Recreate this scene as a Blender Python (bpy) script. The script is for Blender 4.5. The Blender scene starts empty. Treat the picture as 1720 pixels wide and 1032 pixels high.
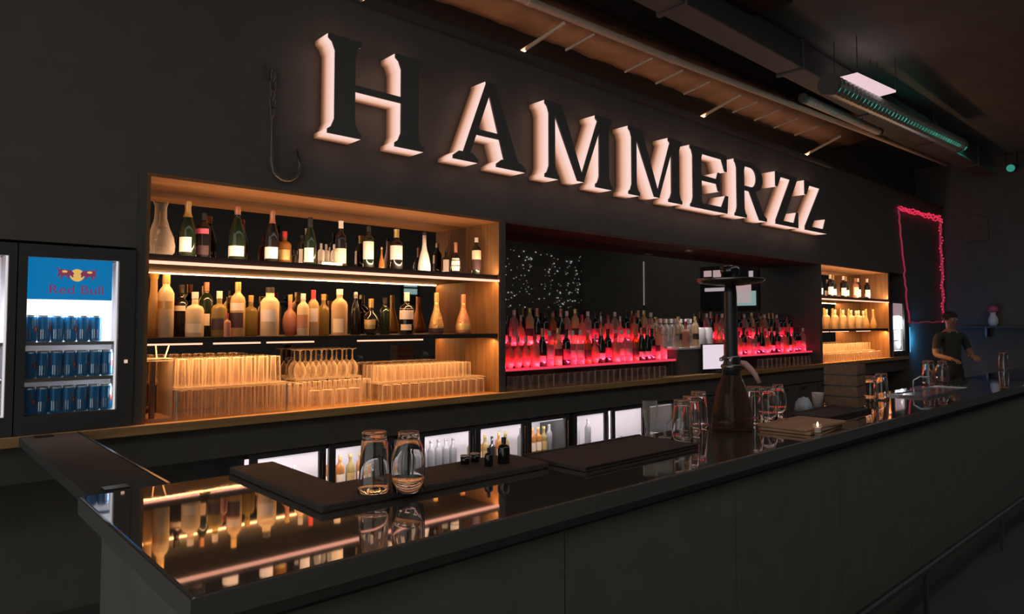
import bpy, math, random
from mathutils import Vector, Matrix
random.seed(7)
R = math.radians
sc = bpy.context.scene
COL = sc.collection

# ------------------------------------------------------------------ camera, world, exposure
FPX, YAW, PITCH, CY = 1153.26, 47.671, 2.542, 492.28        # calibrated on the 1720x1032 frame
CAM = Vector((0, 0, 1.6))
cd = bpy.data.cameras.new('camera'); cam = bpy.data.objects.new('camera', cd); COL.objects.link(cam)
cd.sensor_width = 36; cd.lens = FPX * 36 / 1720; cd.shift_y = -(516 - CY) / 1720
cd.clip_start = .02; cd.clip_end = 100
cam.location = CAM; cam.rotation_euler = (R(90 + PITCH), 0, R(YAW - 90))
sc.camera = cam
w = bpy.data.worlds.new('world'); sc.world = w; w.use_nodes = True
w.node_tree.nodes['Background'].inputs[0].default_value = (1.0, .98, .93, 1)
w.node_tree.nodes['Background'].inputs[1].default_value = .88
sc.view_settings.view_transform = 'Standard'; sc.view_settings.look = 'None'
sc.view_settings.exposure = 0; sc.view_settings.gamma = 1; sc.view_settings.use_curve_mapping = False
cy = sc.cycles
cy.max_bounces = 10; cy.diffuse_bounces = 3; cy.glossy_bounces = 5; cy.transmission_bounces = 8
cy.transparent_max_bounces = 40; cy.caustics_reflective = False; cy.caustics_refractive = False
cy.sample_clamp_indirect = 4

_a, _t = R(YAW), R(PITCH)
_F = Vector((math.cos(_a) * math.cos(_t), math.sin(_a) * math.cos(_t), math.sin(_t)))
_R = Vector((math.sin(_a), -math.cos(_a), 0)); _U = _R.cross(_F)
def _ray(x, y): return _F + _R * ((x - 860) / FPX) + _U * ((CY - y) / FPX)
def at_y(x, y, Y): d = _ray(x, y); return CAM + d * (Y / d.y)       # where a sight line meets the plane of a wall or shelf
def at_z(x, y, z): d = _ray(x, y); return CAM + d * ((z - 1.6) / d.z)  # where it meets a table or shelf top

WARM = (1.0, .47, .16); RED = (1.0, .025, .07)
def area(name, loc, size, direction, color, watts, spread=180):
    l = bpy.data.lights.new(name, 'AREA'); l.shape = 'RECTANGLE'; l.size, l.size_y = size
    l.color = color; l.energy = watts; l.spread = R(spread)
    o = bpy.data.objects.new(name, l); COL.objects.link(o); o.location = loc
    d = Vector(direction).normalized()
    x = Vector((1, 0, 0)) if abs(d.x) < .9 else Vector((0, 1, 0))
    z = -d; y = z.cross(x).normalized(); x = y.cross(z)
    o.rotation_euler = Matrix((x, y, z)).transposed().to_euler()
    return o

# ------------------------------------------------------------------ materials
MATS = {}
def base(name):
    m = bpy.data.materials.new(name); m.use_nodes = True; MATS[name] = m
    return m, m.node_tree.nodes, m.node_tree.links, m.node_tree.nodes['Principled BSDF']
def solid(name, col, rough=.5, metal=0, coat=0, spec=.5, noise=0, nscale=12, bump=0):
    m, N, L, p = base(name)
    p.inputs['Base Color'].default_value = (*col, 1); p.inputs['Roughness'].default_value = rough
    p.inputs['Metallic'].default_value = metal; p.inputs['Coat Weight'].default_value = coat
    p.inputs['Specular IOR Level'].default_value = spec
    if noise or bump:
        tc = N.new('ShaderNodeTexCoord'); nz = N.new('ShaderNodeTexNoise')
        nz.inputs['Scale'].default_value = nscale; nz.inputs['Detail'].default_value = 6
        L.new(tc.outputs['Object'], nz.inputs['Vector'])
        if noise:
            mx = N.new('ShaderNodeMix'); mx.data_type = 'RGBA'
            mx.inputs[6].default_value = (*[c * (1 - noise) for c in col], 1)
            mx.inputs[7].default_value = (*[min(1, c * (1 + noise)) for c in col], 1)
            L.new(nz.outputs['Fac'], mx.inputs[0]); L.new(mx.outputs[2], p.inputs['Base Color'])
        if bump:
            b = N.new('ShaderNodeBump'); b.inputs['Strength'].default_value = bump; b.inputs['Distance'].default_value = .02
            L.new(nz.outputs['Fac'], b.inputs['Height']); L.new(b.outputs[0], p.inputs['Normal'])
    return m
def wood(name, c1, c2, rough=.45, axis=0):
    m, N, L, p = base(name)
    tc = N.new('ShaderNodeTexCoord'); mp = N.new('ShaderNodeMapping'); nz = N.new('ShaderNodeTexNoise')
    s = [22, 22, 22]; s[axis] = 1.5
    mp.inputs['Scale'].default_value = s; nz.inputs['Scale'].default_value = 1.6; nz.inputs['Detail'].default_value = 8
    rp = N.new('ShaderNodeValToRGB')
    rp.color_ramp.elements[0].color = (*c1, 1); rp.color_ramp.elements[1].color = (*c2, 1)
    rp.color_ramp.elements[0].position = .3; rp.color_ramp.elements[1].position = .72
    L.new(tc.outputs['Object'], mp.inputs[0]); L.new(mp.outputs[0], nz.inputs['Vector'])
    L.new(nz.outputs['Fac'], rp.inputs[0]); L.new(rp.outputs[0], p.inputs['Base Color'])
    p.inputs['Roughness'].default_value = rough
    return m
def emit(name, col, strength=1):
    m, N, L, p = base(name)
    p.inputs['Base Color'].default_value = (.02, .02, .02, 1)
    p.inputs['Emission Color'].default_value = (*col, 1); p.inputs['Emission Strength'].default_value = strength
    return m
def glass(name, tint, fac=.3, body=None, rough=.12, edge=.55, blend=.35):
    """thin tinted glass: mostly see-through face on, glossier towards the rim"""
    m, N, L, p = base(name)
    p.inputs['Base Color'].default_value = (*(body or tint), 1); p.inputs['Roughness'].default_value = rough
    tr = N.new('ShaderNodeBsdfTransparent'); tr.inputs[0].default_value = (*tint, 1)
    lw = N.new('ShaderNodeLayerWeight'); lw.inputs[0].default_value = blend
    ma = N.new('ShaderNodeMath'); ma.operation = 'MULTIPLY_ADD'; ma.use_clamp = True
    ma.inputs[1].default_value = edge; ma.inputs[2].default_value = fac
    mx = N.new('ShaderNodeMixShader'); out = N['Material Output']
    L.new(lw.outputs['Facing'], ma.inputs[0]); L.new(ma.outputs[0], mx.inputs[0])
    L.new(tr.outputs[0], mx.inputs[1]); L.new(p.outputs[0], mx.inputs[2]); L.new(mx.outputs[0], out.inputs[0])
    return m

solid('wall_paint', (.125, .117, .106), .75, noise=.25, nscale=5, bump=.15)
solid('fascia_paint', (.115, .103, .092), .6, noise=.2, nscale=7, bump=.12)
solid('ceiling_paint', (.20, .19, .175), .85, noise=.3, nscale=3)
solid('floor_concrete', (.055, .054, .05), .5, noise=.3, nscale=4)
solid('black_metal', (.03, .03, .032), .35, metal=.3)
solid('black_laminate', (.10, .095, .088), .45, noise=.2)
solid('bar_panel', (.11, .11, .098), .8, noise=.25, nscale=9)
m = solid('bar_lacquer', (.085, .062, .048), .035, coat=1, spec=.6); m.node_tree.nodes['Principled BSDF'].inputs['IOR'].default_value = 1.6
solid('flap_matt', (.06, .06, .057), .9, spec=.1); solid('bar_edge', (.085, .083, .077), .6)
solid('rubber', (.062, .046, .037), .65, noise=.3, nscale=30, bump=.2)
wood('shelf_wood', (.24, .105, .038), (.40, .19, .075), .5)
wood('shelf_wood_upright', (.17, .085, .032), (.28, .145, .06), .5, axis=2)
wood('bay_wood', (.10, .055, .04), (.17, .10, .07), .6)
wood('counter_wood', (.35, .20, .08), (.55, .33, .14), .22)
wood('crate_wood', (.16, .09, .055), (.26, .15, .09), .6)
wood('board_wood', (.45, .24, .13), (.6, .34, .2), .5)
solid('shelf_dark', (.045, .036, .030), .4)
m, N, L, p = base('mirror'); p.inputs['Base Color'].default_value = (.50, .48, .45, 1); p.inputs['Metallic'].default_value = 1; p.inputs['Roughness'].default_value = .015
emit('led_warm', (1, .42, .28), 1.9)
emit('led_red', (.85, .045, .10), 1)
emit('led_white', (.80, .70, .72), 1)
m = emit('side_glow_fade', (1.0, .58, .46), 1); N = m.node_tree.nodes; L = m.node_tree.links      # side-lit acrylic: light falloff towards the wall is painted into the emission
tc = N.new('ShaderNodeTexCoord'); sp = N.new('ShaderNodeSeparateXYZ'); mr_ = N.new('ShaderNodeMapRange'); rp = N.new('ShaderNodeValToRGB')
L.new(tc.outputs['Object'], sp.inputs[0]); L.new(sp.outputs['Y'], mr_.inputs[0]); mr_.inputs[1].default_value = 0; mr_.inputs[2].default_value = -.17
L.new(mr_.outputs[0], rp.inputs[0]); L.new(rp.outputs[0], N['Principled BSDF'].inputs['Emission Color'])
rp.color_ramp.elements[0].color = (.05, .024, .014, 1); rp.color_ramp.elements[1].color = (.96, .67, .60, 1); rp.color_ramp.elements[1].position = .78
for q_, c_ in ((.2, (.30, .12, .06, 1)), (.45, (.84, .46, .33, 1))): e_ = rp.color_ramp.elements.new(q_); e_.color = c_
emit('screen_white', (.78, .66, .74), 1)
emit('screen_cyan', (.42, .66, .68), 1)
emit('glow_pink', (.80, .58, .62), 1)
emit('header_blue', (.0, .17, .42), 1)
emit('header_pink', (.75, .48, .50), 1)
emit('emblem_gold', (.85, .48, .12), 1)
emit('emblem_red', (.22, .035, .09), 1)
emit('fairy_light', (.75, .78, .8), 1.2)
emit('flame', (1, .55, .3), 6)
emit('indicator', (.8, .5, .35), 1)
emit('teal_lens', (.05, .5, .35), .5)
emit('led_blue', (.10, .42, .75), 1)
glass('clear_glass', (.97, .95, .92), .13, (.80, .74, .68), .08)
glass('tumbler_glass', (.96, .94, .91), .035, (.98, .82, .68), .08, 1.5, .12)
m, N, L, p = base('barware_glass'); p.inputs['Base Color'].default_value = (.93, .91, .89, 1); p.inputs['Roughness'].default_value = .02; p.inputs['Transmission Weight'].default_value = 1; p.inputs['IOR'].default_value = 1.47
glass('smoked_glass', (.45, .36, .28), .25, (.16, .10, .06), .08)
glass('door_glass', (.95, .97, .98), .02, (.3, .3, .3), .03)
glass('acrylic', (.95, .93, .9), .22, (.7, .6, .5), .2)
solid('fridge_black', (.062, .062, .06), .4)
solid('fridge_liner', (.80, .77, .78), .5)
solid('steel', (.55, .56, .58), .22, metal=1)
solid('dark_steel', (.20, .19, .18), .3, metal=1)
solid('wire_white', (.75, .75, .76), .4)
solid('can_blue', (.015, .26, .60), .3, metal=.1)
solid('can_silver', (.62, .68, .74), .25, metal=.7)
solid('can_red', (.55, .05, .06), .4)
solid('can_gold', (.9, .6, .2), .4)
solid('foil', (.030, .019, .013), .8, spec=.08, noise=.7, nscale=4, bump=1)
solid('pipe_metal', (.85, .62, .48), .45)
solid('timber', (.78, .58, .42), .7)
solid('duct_dark', (.11, .108, .102), .55)
solid('duct_foil', (.35, .38, .36), .35, metal=.5)
solid('duct_white', (.75, .70, .66), .5)
solid('iron', (.11, .105, .10), .4, metal=.4)
solid('plaque', (.13, .115, .085), .6, noise=.3)
solid('skin', (.34, .20, .15), .55); solid('shirt', (.035, .045, .04), .85); solid('trousers', (.04, .04, .045), .85)
solid('hair', (.025, .018, .014), .7); solid('eye', (.7, .68, .65), .3)
solid('paper', (.82, .72, .68), .7); solid('paper_cream', (.80, .66, .48), .7); solid('paper_grey', (.45, .42, .4), .7)
solid('label_dark', (.06, .03, .04), .6); solid('label_pink', (.62, .12, .2), .6); solid('label_gold', (.75, .5, .2), .35, metal=.4)
solid('cap_gold', (.85, .58, .22), .3, metal=.6); solid('cap_white', (.85, .78, .74), .5); solid('cap_black', (.03, .03, .03), .4)
solid('cap_red', (.55, .05, .06), .4); solid('cap_copper', (.7, .33, .2), .35, metal=.6); solid('cap_silver', (.6, .58, .56), .3, metal=.8)
solid('dark_green_glass', (.012, .022, .012), .08, coat=.5); solid('black_glass', (.012, .011, .012), .06, coat=.5)
glass('amber_glass', (.75, .42, .15), .45, (.5, .22, .06)); glass('olive_glass', (.72, .62, .30), .42, (.42, .32, .12))
glass('frost_glass', (.95, .88, .75), .62, (.85, .68, .45), .35); glass('pale_glass', (.95, .82, .62), .48, (.8, .58, .32), .2)
glass('rose_glass', (.9, .6, .5), .5, (.7, .35, .25)); solid('white_ceramic', (.82, .76, .74), .3)
solid('gold_ornate', (.72, .46, .2), .35, metal=.5, bump=.5, nscale=60); solid('copper_ornate', (.66, .32, .18), .35, metal=.4, bump=.5, nscale=60)
solid('straw', (.85, .7, .5), .5); solid('cloth', (.55, .6, .68), .8)
glass('grey_glass', (.6, .6, .62), .5, (.35, .35, .36)); solid('cork', (.5, .3, .16), .8)
solid('hose_pink', (.72, .42, .38), .4)

# ------------------------------------------------------------------ mesh helpers
class MB:
    def __init__(s): s.v = []; s.f = []; s.m = []
    def add(s, v, f, mi=0):
        n = len(s.v); s.v += [tuple(q) for q in v]; s.f += [tuple(i + n for i in q) for q in f]; s.m += [mi] * len(f); return s
    def box(s, lo, hi, mi=0):
        x0, y0, z0 = lo; x1, y1, z1 = hi
        return s.add([(x0,y0,z0),(x1,y0,z0),(x1,y1,z0),(x0,y1,z0),(x0,y0,z1),(x1,y0,z1),(x1,y1,z1),(x0,y1,z1)],
              [(0,3,2,1),(4,5,6,7),(0,1,5,4),(1,2,6,5),(2,3,7,6),(3,0,4,7)], mi)
    def lathe(s, prof, n=16, mi=0, a0=0, a1=2 * math.pi, c=(0, 0, 0)):
        full = abs(a1 - a0 - 2 * math.pi) < 1e-6; k = n if full else n + 1
        v = []; f = []
        for r, z in prof:
            for i in range(k):
                a = a0 + (a1 - a0) * i / n; v.append((c[0] + r * math.cos(a), c[1] + r * math.sin(a), c[2] + z))
        for j in range(len(prof) - 1):
            for i in range(n):
                i2 = (i + 1) % k; f.append((j*k+i, j*k+i2, (j+1)*k+i2, (j+1)*k+i))
        return s.add(v, f, mi)
    def tube(s, path, r, n=8, mi=0, cap=True):
        path = [Vector(p) for p in path]; v = []; f = []
        up = Vector((0, 0, 1))
        for i, p in enumerate(path):
            d = (path[min(i+1, len(path)-1)] - path[max(i-1, 0)]).normalized()
            u = up if abs(d.dot(up)) < .95 else Vector((0, 1, 0))
            a = d.cross(u).normalized(); b = d.cross(a)
            rr = r[i] if isinstance(r, (list, tuple)) else r
            for k in range(n):
                t = 2 * math.pi * k / n; v.append(p + a * (rr * math.cos(t)) + b * (rr * math.sin(t)))
        for i in range(len(path) - 1):
            for k in range(n): f.append((i*n+k, i*n+(k+1)%n, (i+1)*n+(k+1)%n, (i+1)*n+k))
        if cap: f.append(tuple(range(n))); f.append(tuple(range((len(path)-1)*n, len(path)*n)))
        return s.add(v, f, mi)
    def prism(s, poly, y0, y1, mi=0):           # polygon in x,z extruded along y
        n = len(poly); v = [(x, y0, z) for x, z in poly] + [(x, y1, z) for x, z in poly]
        f = [tuple(range(n)), tuple(range(2*n-1, n-1, -1))] + [(i, i+n, (i+1)%n+n, (i+1)%n) for i in range(n)]
        return s.add(v, f, mi)
    def mesh(s, name, mats, smooth=False):
        me = bpy.data.meshes.new(name); me.from_pydata(s.v, [], s.f)
        for m in ([mats] if isinstance(mats, str) else mats): me.materials.append(MATS[m])
        me.polygons.foreach_set('material_index', s.m)
        if smooth: me.polygons.foreach_set('use_smooth', [True] * len(s.f))
        me.update(); return me
def obj(name, me, parent=None, loc=None, rz=0):
    o = bpy.data.objects.new(name, me); COL.objects.link(o)
    if loc is not None: o.location = loc
    if rz: o.rotation_euler = (0, 0, rz)
    if parent: o.parent = parent
    return o
def tag(o, label, cat, group=None):
    o['label'] = label; o['category'] = cat
    if group: o['group'] = group
    return o
def thing(name, label, cat, loc=(0, 0, 0), rz=0, group=None):
    return tag(obj(name, None, None, loc, rz), label, cat, group)
def struct(name, mb, mat, parent=None):
    o = obj(name, mb.mesh(name, mat), parent)
    if parent is None: o['kind'] = 'structure'
    return o
def bevel(o, w=.004, seg=2):
    b = o.modifiers.new('bevel', 'BEVEL'); b.width = w; b.segments = seg; b.limit_method = 'ANGLE'; return o
def part(name, mb, mat, parent, smooth=False, loc=None): return obj(name, mb.mesh(name, mat, smooth), parent, loc)

# ------------------------------------------------------------------ layout (metres)
YW, YM = 3.87, 4.27                # front of the back-bar joinery, mirror plane
ZT, Z1, Z2, ZC = 2.383, 1.918, 1.524, 1.085
X1, X2, X3, X4 = .976, 3.409, 8.937, 11.304
ZWALL = 3.66; ZCEIL = 4.45; XEND = 14.0

# ------------------------------------------------------------------ the room
struct('floor', MB().box((-4, -4.2, -.1), (XEND + .2, 4.5, 0)), 'floor_concrete')
struct('wall_back', MB().box((-4, 4.30, 0), (XEND + .1, 4.5, ZCEIL)), 'wall_paint')
struct('wall_back_upper', MB().box((-4, YW, ZT), (XEND - .001, 4.299, ZWALL)), 'fascia_paint')
struct('wall_back_far', MB().box((12.05, YW, 0), (XEND - .001, 4.299, ZT)), 'fascia_paint')
struct('wall_back_left', MB().box((-4, YW, 1.985), (.934, 4.299, ZT)), 'fascia_paint')
struct('wall_right', MB().box((XEND, -4.2, 0), (XEND + .2, 4.299, ZCEIL)), 'wall_paint')
struct('wall_front', MB().box((-4, -4.2, 0), (XEND - .001, -4.0, ZCEIL)), 'wall_paint')
struct('ceiling', MB().box((-4, .1, ZCEIL), (XEND + .2, 4.5, ZCEIL + .1)).box((-4, -4.2, ZCEIL), (XEND + .2, -1.6, ZCEIL + .1)), 'ceiling_paint')   # slot over the guests left open, added so world light lifts dark areas
o = struct('trim_1', MB().box((-4, YW - .03, ZWALL), (XEND - .002, YW + .05, ZWALL + .035)), 'iron')
struct('trim_6', MB().box((X2 + .051, YW + .001, ZT - .02), (X3 - .051, YM - .001, ZT - .001)), 'bay_wood')
# column of joinery at both ends of the mirror bay and beside the coolers
for k, (a, b) in enumerate(((.935, X1), (X2, X2 + .05), (X3 - .05, X3), (X4, X4 + .05))):
    struct('trim_%d' % (k + 2), MB().box((a, YW, ZC), (b, 4.299, ZT)), 'black_laminate')

# ------------------------------------------------------------------ back counter
t = thing('back_counter', 'long dark back counter with a wooden top along the mirrored wall', 'counter', (0, YW, 0))
bevel(part('counter_top', MB().box((-1.5, -.03, ZC - .05), (12.045, .42, ZC)), 'counter_wood', t))
part('front_rail', MB().box((-1.5, .03, .86), (12.045, .06, ZC - .05)), 'black_laminate', t)
part('plinth', MB().box((-1.5, .10, 0), (12.045, .40, .10)), 'black_laminate', t)

# under-counter coolers with lit glass doors
def bottle_meshes(key, prof, r, h, glassm, capm, capz, lab, n=12, capw=1.12):
    """parts of one bottle: (name, mesh); prof in fractions of r and h, lab = (z0, z1, material, half angle)"""
    P = [(a * r, b * h) for a, b in prof]
    out = [('body', MB().lathe(P, n).mesh(key + '_body', glassm, n > 4))]
    if capm:
        zz = [capz + (1 - capz) * i / 8 for i in range(9)]
        out.append(('cap', MB().lathe([(rad_at(prof, z) * r * capw * .97 + .0006, z * h) for z in zz] + [(prof[-2][0] * r * capw, h * 1.008), (0, h * 1.008)], 12).mesh(key + '_cap', capm, True)))
    if lab:
        for z0, z1, lm, ha in (lab if isinstance(lab, list) else [lab]):
            rr = r * 1.012 if n > 4 else r * 1.012
            rz = lambda zz: max(rad_at(prof, zz) * rr, .004)
            if n == 4:
                s_ = r * .7071 * 1.02
                out.append(('label', MB().box((-s_, -s_ - .001, z0 * h), (s_, -s_, z1 * h)).mesh(key + '_label', lm)))
            else:
                zs = [z0 + (z1 - z0) * i / 4 for i in range(5)]
                out.append(('label', MB().lathe([(rz(z), z * h) for z in zs], 10, 0, -math.pi/2 - ha, -math.pi/2 + ha).mesh(key + '_label', lm, True)))
    return out
def rad_at(prof, z):
    for (ra, za), (rb, zb) in zip(prof, prof[1:]):
        if za <= z <= zb and zb > za: return ra + (rb - ra) * (z - za) / (zb - za)
    return prof[0][0]
PR = dict(
 champ=[(0,0),(.9,0),(1,.02),(1,.45),(.92,.55),(.6,.70),(.36,.80),(.32,.92),(.37,.93),(.37,.97),(.33,1),(0,1)],
 bord=[(0,0),(.93,0),(1,.02),(1,.60),(.9,.68),(.45,.75),(.38,.80),(.36,.96),(.41,.965),(.41,1),(0,1)],
 spirit=[(0,0),(.95,0),(1,.015),(1,.66),(.86,.73),(.42,.80),(.37,.82),(.37,1),(0,1)],
 squat=[(0,0),(.95,0),(1,.02),(1,.60),(.82,.68),(.38,.72),(.34,.75),(.34,1),(0,1)],
 flask=[(0,0),(.55,0),(.85,.10),(1,.27),(.95,.42),(.7,.56),(.32,.64),(.27,.70),(.27,1),(0,1)],
 tear=[(0,0),(.9,0),(1,.05),(.97,.20),(.7,.42),(.42,.58),(.31,.70),(.28,1),(0,1)],
 decant=[(0,0),(.7,0),(.95,.08),(1,.20),(.9,.36),(.62,.52),(.42,.70),(.40,.90),(.52,1),(.50,1)],
 tall=[(0,0),(.95,0),(1,.01),(1,.70),(.75,.77),(.45,.82),(.43,1),(0,1)])
def stand_bottle(name, label, loc, meshes, group=None, rz=0, cat='bottle'):
    t = thing(name, label, cat, loc, rz, group)
    for n, me in meshes: obj(n, me, t)
    return t
FACE = R(-38)     # labels turned towards the guests at the near end of the bar

doorbox = {}
def cooler(x0, x1, doors, label, lamp=1.0):
    t = thing('bar_cooler', label, 'cooler', (x0, YW + .05, .10)); W = x1 - x0; H = .755; D = .37
    m = MB().box((0, .02, 0), (W, D, .03)).box((0, .02, H - .03), (W, D, H)).box((0, D - .02, .03), (W, D, H - .03))
    m.box((0, .02, .03), (.03, D - .02, H - .03)).box((W - .03, .02, .03), (W, D - .02, H - .03))
    part('body', m, 'fridge_black', t)
    part('liner', MB().box((.032, D - .03, .032), (W - .032, D - .022, H - .032)), 'fridge_liner', t)
    part('vent_grille', MB().box((.03, .0, .0), (W - .03, .02, .03)), 'black_metal', t)
    for a, b in doors:
        a -= x0; b -= x0; f = MB()
        zb, zt = .06, H - .035
        f.box((a - .045, 0, zb - .03), (b + .045, .02, zb)).box((a - .045, 0, zt), (b + .045, .02, zt + .035)).box((a - .045, 0, zb), (a, .02, zt)).box((b, 0, zb), (b + .045, .02, zt))
        d = part('door', f, 'fridge_black', t)
        part('pane', MB().box((a, .008, zb), (b, .012, zt)), 'door_glass', d)
        part('handle', MB().box((b + .012, -.02, zt - .25), (b + .026, 0, zt - .02)), 'dark_steel', d)
        part('shelf', MB().box((a - .03, .04, .40), (b + .03, D - .035, .41)), 'wire_white', t)
        part('light_strip', MB().box((a, .03, H - .05), (b, .045, H - .032)), 'led_white', t)
        area('cooler_lamp', (x0 + (a + b) / 2, YW + .06 + .06, .10 + H - .055), (b - a, .02), (0, .75, -1), (1, .86, .88), 1.7 * lamp)
    return t
C1 = cooler(1.50, 2.58, [(1.60, 1.98), (2.09, 2.47)], 'black two-door bar cooler with lit glass doors beside the counter flap')
C2 = cooler(2.66, 4.24, [(2.76, 3.16), (3.26, 3.68), (3.78, 4.17)], 'black three-door bar cooler holding amber and yellow bottles, behind the bar mats')
C3 = cooler(4.25, 5.80, [(4.31, 4.67), (4.81, 5.21), (5.32, 5.70)], 'black three-door bar cooler with a nearly empty bright white door', 1.1)
def chill(key, prof, r, h, gm, cap, cz, lab=None): return bottle_meshes(key, PR[prof], r, h, gm, cap, cz, lab, 10)
CH = dict(amber=chill('chill_amber', 'spirit', .03, .23, 'amber_glass', 'cap_gold', .93, (.2, .5, 'paper_cream', 1.2)),
          olive=chill('chill_olive', 'bord', .03, .23, 'olive_glass', 'cap_gold', .93, (.2, .5, 'label_gold', 1.2)),
          grey=chill('chill_grey', 'tall', .028, .24, 'grey_glass', 'cap_silver', .95, None),
          dark=chill('chill_dark', 'squat', .028, .21, 'black_glass', 'cap_black', .93, None),
          clear=chill('chill_clear', 'spirit', .026, .2, 'clear_glass', 'cap_white', .95, None))
CHL = dict(amber='amber bottle chilled on the shelf of a lit bar cooler', olive='olive yellow bottle chilled on the shelf of a lit bar cooler',
           grey='tall grey glass bottle chilled on the shelf of a lit bar cooler', dark='short black bottle chilled on the shelf of a lit bar cooler',
           clear='clear bottle with white cap chilled in a lit bar cooler')
for x0, x1, kinds in ((1.60, 1.98, 'c c c'), (2.09, 2.47, 'a a o a d'), (2.76, 3.16, 'g g g g g g'), (3.26, 3.68, 'o a o d a o'), (3.78, 4.17, 'g o a a o g'), (4.31, 4.67, 'g g c g')):
    ks = kinds.split()
    for i, k in enumerate(ks):
        kind = dict(a='amber', o='olive', g='grey', d='dark', c='clear')[k]
        x = x0 + (x1 - x0) * (i + .5) / len(ks)
        stand_bottle('chilled_bottle', CHL[kind], (x, YW + .06 + (.15 if k != 'c' else .2), .511), CH[kind], kind + ' bottles inside the bar coolers')

# plain cupboards further along
for k, (a, b) in enumerate(((5.82, 7.3), (7.32, 8.9), (8.92, 11.3))):
    t = thing('base_cupboard', ['dark base cupboard right of the bright cooler doors', 'dark base cupboard under the mirror bay, between two others', 'dark base cupboard below the far shelf unit'][k], 'cupboard', (a, YW + .05, .10))
    part('body', MB().box((0, .02, 0), (b - a, .37, .755)), 'black_laminate', t)
    for i in range(3):
        w_ = (b - a) / 3; d = part('door', MB().box((i * w_ + .004, 0, .01), ((i + 1) * w_ - .004, .02, .745)), 'black_laminate', t)
        part('handle', MB().box((i * w_ + .06, -.02, .69), (i * w_ + .2, 0, .705)), 'dark_steel', d)

# ------------------------------------------------------------------ shelf units with mirror backs and LED strips
def shelf_unit(x0, x1, label, mlabel, e=1.0):
    t = thing('shelf_unit', label, 'shelf', (x0, YW, ZC)); W = x1 - x0; D = YM - YW
    part('soffit', MB().box((0, 0, ZT - ZC - .02), (W, D, ZT - ZC - .001)), 'shelf_wood', t)
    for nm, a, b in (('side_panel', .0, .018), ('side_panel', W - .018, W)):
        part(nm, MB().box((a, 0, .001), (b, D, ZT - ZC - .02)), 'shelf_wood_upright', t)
    s1 = part('shelf_board', MB().box((.018, .012, Z1 - ZC + .006), (W - .018, D - .004, Z1 - ZC + .044)), 'shelf_dark', t)
    s2 = part('shelf_board', MB().box((.018, .012, Z2 - ZC - .03), (W - .018, D - .004, Z2 - ZC)), 'shelf_dark', t)
    part('led_strip', MB().box((.018, -.008, Z1 - ZC - .008), (W - .018, .012, Z1 - ZC + .008)), 'led_warm', s1)
    for a, b in ((.02, .30), (.36, .62), (.66, .95), (1.25, 1.75)):
        if b < W: part('led_strip', MB().box((a * W / 2.43, .03, Z2 - ZC - .04), (b * W / 2.43, .045, Z2 - ZC - .0301)), 'led_warm', s2)
    mr = tag(obj('mirror_panel', MB().box((x0 + .018, YM, ZC + .001), (x1 - .018, YM + .008, ZT - .02)).mesh('mirror_panel', 'mirror')), mlabel, 'mirror')
    xm = (x0 + x1) / 2
    area('shelf_led', (xm, YW + .020, Z1 - .004), (W - .06, .012), (0, .45, -1), WARM, 13 * e)
    area('shelf_led', (xm, YW + .006, Z1 + .052), (W - .06, .014), (0, 1, 1), (1, .60, .34), 10 * e)
    area('shelf_led', (xm, YW + .050, Z2 - .043), (W - .06, .012), (0, .2, -1), WARM, 17 * e)
    return t
shelf_unit(X1, X2, 'wooden wall shelf unit with LED strips, beside the blue drinks cooler', 'mirror backing the shelf unit beside the blue drinks cooler')
shelf_unit(X3, X4, 'wooden wall shelf unit with LED strips, beyond the red-lit bottles', 'mirror backing the far shelf unit beyond the red-lit bottles', 1.5)
tag(obj('mirror_panel', MB().box((X2 + .05, YM, ZC + .001), (X3 - .05, YM + .008, ZT - .001)).mesh('bay_mirror', 'mirror')), 'wide smoked mirror behind the rows of red-lit bottles', 'mirror')

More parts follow.
